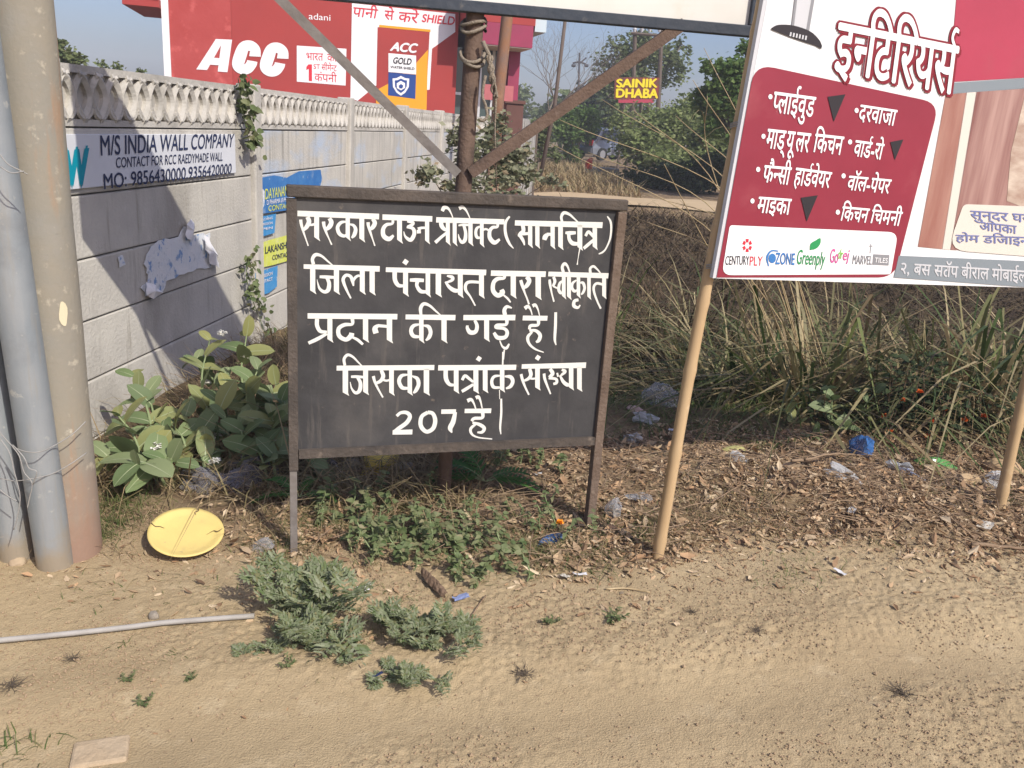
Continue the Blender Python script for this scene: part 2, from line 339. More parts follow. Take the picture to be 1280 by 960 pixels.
# ---------------------------------------------------------------- text helpers
def glyphs(body, bold=0.0, italic=0.0):
    """lettering as a flat mesh: (verts 2d, faces); the headline of Devanagari sits at y = 0.622"""
    c = bpy.data.curves.new('t', 'FONT'); c.body = body; c.shear = italic; c.resolution_u = 4
    o = bpy.data.objects.new('t', c); COL.objects.link(o); dg = bpy.context.evaluated_depsgraph_get(); dg.update()
    me = bpy.data.meshes.new_from_object(o.evaluated_get(dg))
    V = [(v.co.x, v.co.y) for v in me.vertices]; F = [tuple(p.vertices) for p in me.polygons]
    bpy.data.objects.remove(o); bpy.data.curves.remove(c); bpy.data.meshes.remove(me)
    sh = [(0, 0)] + ([(bold, 0), (-bold, 0), (0, bold * .7), (0, -bold * .7)] if bold else []); n = len(V)
    return [(x + a, y + b, k) for k, (a, b) in enumerate(sh) for x, y in V], [tuple(i + n * k for i in f) for k in range(len(sh)) for f in F]
def half(V, F, cut):
    """the half form of a consonant: its glyph without the stem on the right"""
    b = bmesh.new(); vs = [b.verts.new(p) for p in V]
    for f in F:
        try: b.faces.new([vs[i] for i in f])
        except ValueError: pass
    x1 = max(p[0] for p in V) - cut
    bmesh.ops.bisect_plane(b, geom=list(b.verts) + list(b.edges) + list(b.faces), plane_co=(x1, 0, 0), plane_no=(1, 0, 0), clear_outer=True)
    b.verts.index_update(); V2 = [tuple(v.co) for v in b.verts]; F2 = [tuple(v.index for v in f.verts) for f in b.faces]; b.free()
    return V2, F2
def ribbon(P, closed=False):
    """variable-width brush stroke through (x, y, w) points"""
    V = []; n = len(P)
    for i in range(n):
        a = P[max(i - 1, 0)]; c = P[min(i + 1, n - 1)]; dx, dy = c[0] - a[0], c[1] - a[1]; l = math.hypot(dx, dy) or 1
        nx, ny = -dy / l, dx / l; x, y, w = P[i]; V += [(x + nx * w / 2, y + ny * w / 2), (x - nx * w / 2, y - ny * w / 2)]
    return V, [(2 * i, 2 * i + 1, 2 * i + 3, 2 * i + 2) for i in range(n - 1)]
def devanagari(spec, bold=0.012):
    """spec: pieces of text; '~x' is the half form of x, '^' puts the r-hook over the last letter, '_r' hangs the r-stroke under it"""
    V = []; F = []; x = 0.0
    for s in spec:
        if s == '^':
            v, f = ribbon(crv([(x - .13, .62, .05), (x - .24, .72, .07), (x - .18, .83, .07), (x - .06, .82, .05)]))
            b = len(V); V += [(a, c, 5) for a, c in v]; F += [tuple(i + b for i in q) for q in f]; continue
        if s[0] == '~': v, f = glyphs(s[1], bold); v, f = half(v, f, .2 + bold); adv = max(p[0] for p in v) - .01
        else:
            v, f = glyphs(s, bold); adv = max(p[0] for p in v) - bold
            if s[-1] in 'े ै ं': adv += .085
        b = len(V); V += [(p[0] + x, p[1], p[2]) for p in v]; F += [tuple(i + b for i in q) for q in f]; x += adv
    return V, F
def put_text(mb, VF, pl, quad, w, mi=0, y0=0.0, y1=0.622, dw=0.0):
    """lay flat lettering on plane pl: quad = TL, TR, BR, BL corners measured on the photograph, turned into plane coordinates"""
    V, F = VF; x0 = min(p[0] for p in V); x1 = max(p[0] for p in V)
    Q = [Vector(pl.px(*q)) for q in quad]; out = []
    for x, y, k in V:
        s = (x - x0) / (x1 - x0); t = (y - y0) / (y1 - y0)
        p = (Q[3] * (1 - s) + Q[2] * s) * (1 - t) + (Q[0] * (1 - s) + Q[1] * s) * t
        out.append(pl.at(p.x, p.y, w + k * pl.dw))
    mb.add(out, F, mi)
def quad_poly(mb, pl, pts, w, mi=0, thick=0.0):
    mb.ppoly(pl, [pl.px(*p) for p in pts], w, mi, thick)
def rounded(pts, r=.15, n=5):
    """round the corners of a polygon of pixel points"""
    out = []; k = len(pts)
    for i in range(k):
        a, b, c = Vector(pts[i - 1]), Vector(pts[i]), Vector(pts[(i + 1) % k])
        p = b + (a - b) * r; q = b + (c - b) * min(.5, r * (a - b).length / (c - b).length)
        for j in range(n + 1):
            t = j / n; out.append(tuple(p * (1 - t) ** 2 + b * (2 * t * (1 - t)) + q * t * t))
    return out
# ---------------------------------------------------------------- ground
_rs = np.random.RandomState(7); _LAT = _rs.rand(256, 256)
def vnoise(x, y, s):
    x = np.asarray(x, float) / s + 500.3; y = np.asarray(y, float) / s + 300.7
    xi = np.floor(x).astype(int); yi = np.floor(y).astype(int); fx = x - xi; fy = y - yi
    fx = fx * fx * (3 - 2 * fx); fy = fy * fy * (3 - 2 * fy); g = lambda a, b: _LAT[a % 256, b % 256]
    return (g(xi, yi) * (1 - fx) + g(xi + 1, yi) * fx) * (1 - fy) + (g(xi, yi + 1) * (1 - fx) + g(xi + 1, yi + 1) * fx) * fy
def sstep(a, b, x):
    t = np.clip((np.asarray(x, float) - a) / (b - a), 0, 1); return t * t * (3 - 2 * t)
WALL_N = Vector((0.99553, -0.0944, 0)); WALL = Plane(-2.4 * WALL_N, 90 - 5.417)   # u runs away from the camera, w points to the road
def edge_y(x):                       # where the bare road gives way to the littered verge
    return 2.78 + .05 * np.sin(np.asarray(x) * 2.1 + .6) + .27 * sstep(.3, 1.1, x) + .22 * sstep(1.1, 2.4, x) + .22 * (vnoise(x, 0 * np.asarray(x), .5) - .5)
def verge(x, y):
    return sstep(-.12, .25, np.asarray(y) - edge_y(x)) 
def height(x, y, fine=True):
    x = np.asarray(x, float); y = np.asarray(y, float)
    d = sstep(4.7, 6.5, y) * (1 - sstep(8.5, 18.5, y)) * sstep(-.9, .6, x)
    z = -.75 * d + .05 * (vnoise(x, y, 1.3) - .5) * sstep(0, 3, y)
    v = verge(x, y) * (1 - sstep(4.6, 5.4, y))
    z = z + v * (.035 * vnoise(x, y, .35) + .02 * vnoise(x, y, .12)) + .09 * np.exp(-((x - 1.45) / .75) ** 2 - ((y - 3.65) / .33) ** 2)
    z = z - .06 * sstep(.5, 1.4, -x) * sstep(3.0, 3.7, y)
    tr = (y - 1.98 - .26 * x) + .03 * np.sin(x * 3) ; z = z - .018 * np.exp(-(tr / .16) ** 2) + .010 * np.exp(-((tr - .27) / .10) ** 2)
    if fine:
        near = (1 - sstep(4.5, 6, y)) * (1 - sstep(3, 4.5, np.abs(x)))
        clod = np.clip(vnoise(x, y, .0165) - .55, 0, 1); clod2 = np.clip(vnoise(x + 9, y, .042) - .62, 0, 1); fin = vnoise(x + 3, y, .0125); pit = np.clip(.30 - vnoise(x, y + 7, .024), 0, 1)
        rough = .35 + .65 * sstep(.35, .65, vnoise(x, y, .55)) ; rough = rough * (1 - .75 * np.exp(-(tr / .15) ** 2))
        z = z + near * rough * (.011 * clod + .008 * clod2 + .0065 * fin - .020 * pit) + near * (.005 * (vnoise(x, y, .16) - .5) + .0012 * (vnoise(x, y, .05) - .5))
    return z
def hz(x, y): return float(height(x, y, False))
def axis(lo, hi, step, far_lo, far_hi, grow=1.16):
    a = list(np.arange(lo, hi, step)); s = step; p = hi
    while p < far_hi: a.append(p); s *= grow; p += s
    a.append(far_hi); s = step; p = lo - step; pre = []
    while p > far_lo: pre.append(p); s *= grow; p -= s
    pre.append(far_lo); return np.array(pre[::-1] + a)
gx = axis(-1.75, 2.1, .0065, -280, 280, 1.13); gy = axis(1.62, 3.3, .0065, -60, 300, 1.13)
GX, GY = np.meshgrid(gx, gy); GZ = height(GX, GY)
nxg, nyg = len(gx), len(gy)
gme = bpy.data.meshes.new('ground')
gv = np.stack([GX, GY, GZ], -1).reshape(-1, 3)
ii = np.arange(nxg * nyg).reshape(nyg, nxg)
gf = np.stack([ii[:-1, :-1], ii[:-1, 1:], ii[1:, 1:], ii[1:, :-1]], -1).reshape(-1, 4)
gme.vertices.add(len(gv)); gme.vertices.foreach_set('co', gv.ravel())
gme.loops.add(gf.size); gme.loops.foreach_set('vertex_index', gf.ravel().astype(np.int32))
gme.polygons.add(len(gf)); gme.polygons.foreach_set('loop_start', np.arange(0, gf.size, 4, dtype=np.int32)); gme.polygons.foreach_set('loop_total', np.full(len(gf), 4, np.int32))
gme.update(); gme.validate()
gme.polygons.foreach_set('use_smooth', [True] * len(gf))
at1 = gme.attributes.new('verge', 'FLOAT', 'POINT'); at1.data.foreach_set('value', (verge(GX, GY) * (1 - .0 * GX)).ravel())
soil = np.maximum(sstep(4.3, 5.2, GY) * sstep(-1.4, -.2, GX) * (1 - sstep(13, 18, GY)), .85 * sstep(3.0, 3.35, GY) * (1 - sstep(-.75, -.3, GX)) * (1 - sstep(7, 12, GY)))
at2 = gme.attributes.new('soil', 'FLOAT', 'POINT'); at2.data.foreach_set('value', soil.ravel())
def ground_mat():
    m = bpy.data.materials.new('sandy_earth'); m.use_nodes = True; N = m.node_tree.nodes; L = m.node_tree.links
    b = N['Principled BSDF']; b.inputs['Roughness'].default_value = .95; b.inputs['Specular IOR Level'].default_value = .1
    tc = N.new('ShaderNodeTexCoord')
    def nz(s, lo, hi, det=6):
        n = N.new('ShaderNodeTexNoise'); n.inputs['Scale'].default_value = s; n.inputs['Detail'].default_value = det; n.inputs['Roughness'].default_value = .62; L.new(tc.outputs['Object'], n.inputs['Vector'])
        r = N.new('ShaderNodeMapRange'); r.inputs['From Min'].default_value = lo; r.inputs['From Max'].default_value = hi; L.new(n.outputs['Fac'], r.inputs['Value']); return r.outputs['Result']
    def mx(f, a, c):
        x = N.new('ShaderNodeMix'); x.data_type = 'RGBA'
        if isinstance(f, float): x.inputs[0].default_value = f
        else: L.new(f, x.inputs[0])
        for i, q in ((6, a), (7, c)):
            if isinstance(q, tuple): x.inputs[i].default_value = (*q, 1)
            else: L.new(q, x.inputs[i])
        return x.outputs[2]
    def att(n): a = N.new('ShaderNodeAttribute'); a.attribute_name = n; return a.outputs['Fac']
    def mul(a, c):
        x = N.new('ShaderNodeMath'); x.operation = 'MULTIPLY'; L.new(a, x.inputs[0])
        if isinstance(c, float): x.inputs[1].default_value = c
        else: L.new(c, x.inputs[1])
        return x.outputs[0]
    c = mx(nz(1.3, .35, .65), (.40, .31, .185), (.335, .255, .15)); c = mx(nz(9, .55, .75), c, (.44, .35, .22)); c = mx(mul(nz(45, .60, .70), .7), c, (.21, .15, .095)); c = mx(mul(nz(95, .63, .70), .8), c, (.15, .105, .065)); c = mx(mul(nz(130, .60, .75), .5), c, (.43, .34, .22))  # dark specks: debris and tiny crumb shadows put into the colour
    v = mx(nz(12, .4, .6), (.25, .175, .105), (.14, .095, .058)); v = mx(nz(40, .55, .7), v, (.34, .25, .155))
    c = mx(mul(att('verge'), nz(5, .25, .5)), c, v)
    s = mx(nz(6, .4, .6), (.075, .055, .032), (.13, .095, .055)); c = mx(att('soil'), c, s)
    L.new(c, b.inputs['Base Color'])
    n = N.new('ShaderNodeTexNoise'); n.inputs['Scale'].default_value = 170; n.inputs['Detail'].default_value = 8; L.new(tc.outputs['Object'], n.inputs['Vector'])
    bp = N.new('ShaderNodeBump'); bp.inputs['Strength'].default_value = .8; bp.inputs['Distance'].default_value = .006; L.new(n.outputs['Fac'], bp.inputs['Height']); L.new(bp.outputs['Normal'], b.inputs['Normal'])
    return m
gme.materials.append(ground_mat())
ground = bpy.data.objects.new('ground', gme); COL.objects.link(ground)
tag(ground, 'sandy bare roadside earth', None, kind='structure'); del ground['label']
def strip(name, outline, m, dz):
    mb = MB(); mb.add([(x, y, hz(x, y) + dz) for x, y in outline], [tuple(range(len(outline)))]); o = mb.build(name, m); o['kind'] = 'structure'; return o
M['path'] = mat('pale_sand', (.50, .38, .23), .95, (.44, .33, .20), 2, bump=.3)
pmb = MB(); pv = []
for i in range(41):
    x = .2 + i * .55; c = 20.6 + .05 * x + .5 * math.sin(x * .45); wd = 1.7 * (1 - .5 * max(0, 1 - x / 1.5)) + .25 * math.sin(x * 1.7)
    pv += [(x, c - wd, hz(x, c - wd) + .03), (x, c, hz(x, c) + .10), (x, c + wd, hz(x, c + wd) + .03)]
pf = []
for i in range(40): a = 3 * i; pf += [(a, a + 3, a + 4, a + 1), (a + 1, a + 4, a + 5, a + 2)]
pmb.add(pv, pf); po = pmb.build('sand_path', M['path'], smooth=True); po['kind'] = 'structure'

# ---------------------------------------------------------------- precast boundary wall
WT = 1.70; ROWS = [1.42, 1.12, .825, .53, .235, -.06, -.36]
wall = thing('precast_wall', WALL.at(4, 0), 'long grey precast concrete boundary wall with looped relief along its top', 'wall')
POSTS = [1.40 + 2.16 * i for i in range(9)]
rw = random.Random(4)
def decor(mb, u0, u1, z0, z1):
    """two bands and a row of interlaced loops standing proud of a recessed slab"""
    mb.pbox(WALL, u0, u1, z0, z1, -.05, -.022); mb.pbox(WALL, u0, u1, z1 - .035, z1, -.05, .002); mb.pbox(WALL, u0, u1, z0, z0 + .03, -.05, .0)
    n = 16; p = (u1 - u0) / n; zt, zb = z1 - .04, z0 + .035
    for i in range(n):
        c = u0 + (i + .5) * p
        for sg, w0 in ((-1, -.020), (1, -.016)):
            pts = []; rad = []
            for k in range(13):
                t = -.10 + 1.2 * k / 12
                uu = c + sg * p * .43 * math.sin(math.pi * min(1.08, max(-.08, t))) ; z = zt + (zb - zt) * min(1, max(0, t))
                if t < 0: uu -= sg * .012 * 1
                pts.append(WALL.at(uu, z, w0)); rad.append(.0235 + .010 * abs(t - .5))
            mb.tube(pts, rad, 6)
        pts = [WALL.at(c + p * .42 * math.cos(a), zb + .045 + .045 * math.sin(a), -.004) for a in [math.pi + math.pi * k / 8 for k in range(9)]]
        mb.tube(pts, .013, 6)
for i in range(len(POSTS) - 1):
    u0, u1 = POSTS[i] + .058, POSTS[i + 1] - .058
    mb = MB(); decor(mb, u0, u1, ROWS[0] + .004, WT - .012); o = mb.build('coping_panel', M['concrete_dirty'] if i != 2 else M['concrete_dirty'], wall)
    for j in range(6):
        mb = MB(); off = rw.uniform(-.004, .004)
        mb.pbox(WALL, u0, u1, ROWS[j + 1] + .004, ROWS[j] - .004, -.05, -.006 + off)
        o = mb.build('panel', M['concrete_blue'] if (j in (0, 1) and i > 1) else M['concrete'], wall); bevel(o, .007, 2)
for i in range(len(POSTS) - 1):
    for z in ROWS[:-1]:
        mb = MB(); mb.pbox(WALL, POSTS[i] + .05, POSTS[i + 1] - .05, z - .02, z + .02, -.056, -.022); mb.build('gap_backing', M['joint'], wall)  # strips added behind the panel faces to cover the see-through gaps
for u in POSTS:
    mb = MB(); mb.pbox(WALL, u - .06, u + .06, -.5, WT + .008, -.10, .03); bevel(mb.build('post', M['concrete'], wall), .01)

# painted board of the wall company
WSu0, WSz1 = 3.50, 1.405
ws = thing('wall_sign', WALL.at(4.5, 1.25), 'white rectangular company board with dark blue letters fixed near the top of the concrete wall', 'sign')
a = WALL.px(80, 164); bq = WALL.px(291, 163); cq = WALL.px(289, 217); dq = WALL.px(83, 243)
u0s = a[0] - .14
mb = MB(); mb.pbox(WALL, u0s, bq[0], cq[1] + .004, a[1] - .012, -.01, .014); bevel(mb.build('sheet', M['wallsign'], ws), .002)
WL = .0165
mb = MB()
put_text(mb, glyphs('M/S INDIA WALL COMPANY', .012), WALL, [(121, 169), (290, 167), (288, 183), (122, 194)], WL, 0, 0, .69)
put_text(mb, glyphs('CONTACT FOR RCC RAEDYMADE WALL', .006), WALL, [(141, 196.5), (275.5, 190), (275, 200.5), (141, 209.5)], WL, 0, 0, .69)
put_text(mb, glyphs('MO: 9856430000.9356420000', .012), WALL, [(125, 217), (287, 204), (286, 216.5), (126, 236)], WL, 0, 0, .69)
mb.build('lettering', M['navy'], ws)
mb = MB(); put_text(mb, glyphs('IW', .07), WALL, [(70, 188), (107.5, 184), (106, 231), (72, 232)], WL, 0, 0, .69); mb.build('emblem', M['teal'], ws)

# posters further along
def poster(name, pts, m, label, w=.012, extra=None):
    o = thing(name, WALL.at(*WALL.px(*pts[0])), label, 'poster', 'posters pasted on the concrete wall'); mb = MB(); quad_poly(mb, WALL, pts, w, 0, .003); mb.build('sheet', m, o)
    if extra: extra(o, w + .003)
    return o
def ptxt(o, w, items, name='lettering'):
    for body, quad, m in items:
        mb = MB(); put_text(mb, glyphs(body, .012), WALL, quad, w, 0, 0, .69); mb.build(name, m, o)
poster('poster', [(317, 223), (330, 221), (341, 219), (357, 222), (372, 214), (399, 212), (401, 224), (398, 234), (397, 247), (380, 259), (362, 262), (317, 268)], M['p_blue'], 'torn blue poster with yellow and white print, uppermost on the concrete wall', extra=lambda o, w: (
    ptxt(o, w, [('DAYANAND', [(329, 236), (362, 231), (361, 243), (329, 249)], M['p_yellow']), ('D PHARMA B PHARMA', [(331, 250), (365, 245), (364, 250), (331, 256)], M['acc_white']), ('CONTACT', [(333, 257), (362, 253), (361, 259), (333, 264)], M['p_yellow'])])))
mb = MB(); quad_poly(mb, WALL, rounded([(318, 239), (323, 234), (328, 238), (328, 255), (324, 264), (319, 262)], .3), .0165); mbp = mb.build('portrait_patch', M['poster_paper'], bpy.data.objects['poster'])
poster('poster', [(317, 272), (343, 267), (341, 291), (317, 298)], M['p_lblue'], 'small pale blue pasted notice below the torn blue poster', .013, lambda o, w: ptxt(o, w, [(t, [(319, 274 + 6 * k), (338, 270.5 + 6 * k), (338, 273.5 + 6 * k), (319, 277 + 6 * k)], M['acc_white']) for k, t in enumerate(['COACHING', 'ADMISSION', 'OPEN'])]))
poster('poster', [(317, 306), (338, 299), (361, 293), (361, 325), (340, 331), (318, 336)], M['p_yellow'], 'yellow poster with blue print between two blue notices', .012, lambda o, w: ptxt(o, w, [('LAKANSHA', [(329, 308), (360, 301), (360, 309), (329, 317)], M['navy']), ('CONTACT', [(338, 319), (360, 314), (360, 320), (338, 325)], M['navy'])]))
poster('poster', [(317, 341), (345, 332), (344, 358), (334, 366), (318, 371)], M['p_lblue'], 'bright blue pasted notice, lowest of the posters on the wall', .0135, lambda o, w: ptxt(o, w, [(t, [(319, 345 + 7 * k), (338, 339 + 7 * k), (338, 343 + 7 * k), (319, 349 + 7 * k)], M['acc_white']) for k, t in enumerate(['ADMISSION', 'CONTACT'])]))
# the ragged white and blue remains of a poster on the lower panels
rp = random.Random(12)
def ragged(pts, amp):
    out = []
    for i in range(len(pts)):
        a = Vector(pts[i]); b = Vector(pts[(i + 1) % len(pts)]); n = max(2, int((b - a).length / 5))
        for k in range(n): out.append(tuple(a + (b - a) * (k / n) + Vector((rp.uniform(-amp, amp), rp.uniform(-amp, amp)))))
    return out
tp = thing('torn_poster', WALL.at(*WALL.px(215, 330)), 'ragged remains of a white and blue paper poster on bare wall panels', 'poster')
mb = MB(); quad_poly(mb, WALL, ragged([(182, 318), (196, 300), (224, 295), (229, 280), (236, 296), (252, 293), (262, 291), (259, 318), (268, 333), (246, 336), (230, 342), (208, 352), (200, 367), (183, 371), (176, 362), (184, 345), (180, 330)], 2.2), .006, 0, .003); mb.build('sheet', M['poster_paper'], tp)
mb = MB(); quad_poly(mb, WALL, ragged([(147, 321), (153, 318), (156, 330), (149, 335)], 1.2), .005, 0, .003); mb.build('scrap', M['poster_paper'], tp)
for q in ([(226, 279), (233, 272), (238, 284), (236, 300), (227, 298)], [(250, 293), (258, 300), (266, 318), (268, 334), (258, 330), (252, 312)], [(178, 352), (186, 356), (197, 366), (186, 374), (177, 368)]):
    mb = MB(); P = [WALL.px(*p) for p in ragged(q, 1.0)]; V = [WALL.at(u, z, .012 + .03 * rp.random()) for u, z in P]; c = sum(V, Vector()) / len(V) + WALL.n * .02
    mb.add([c] + V, [(0, i + 1, (i + 1) % len(V) + 1) for i in range(len(V))]); mb.build('curled_flap', M['acc_white'], tp)

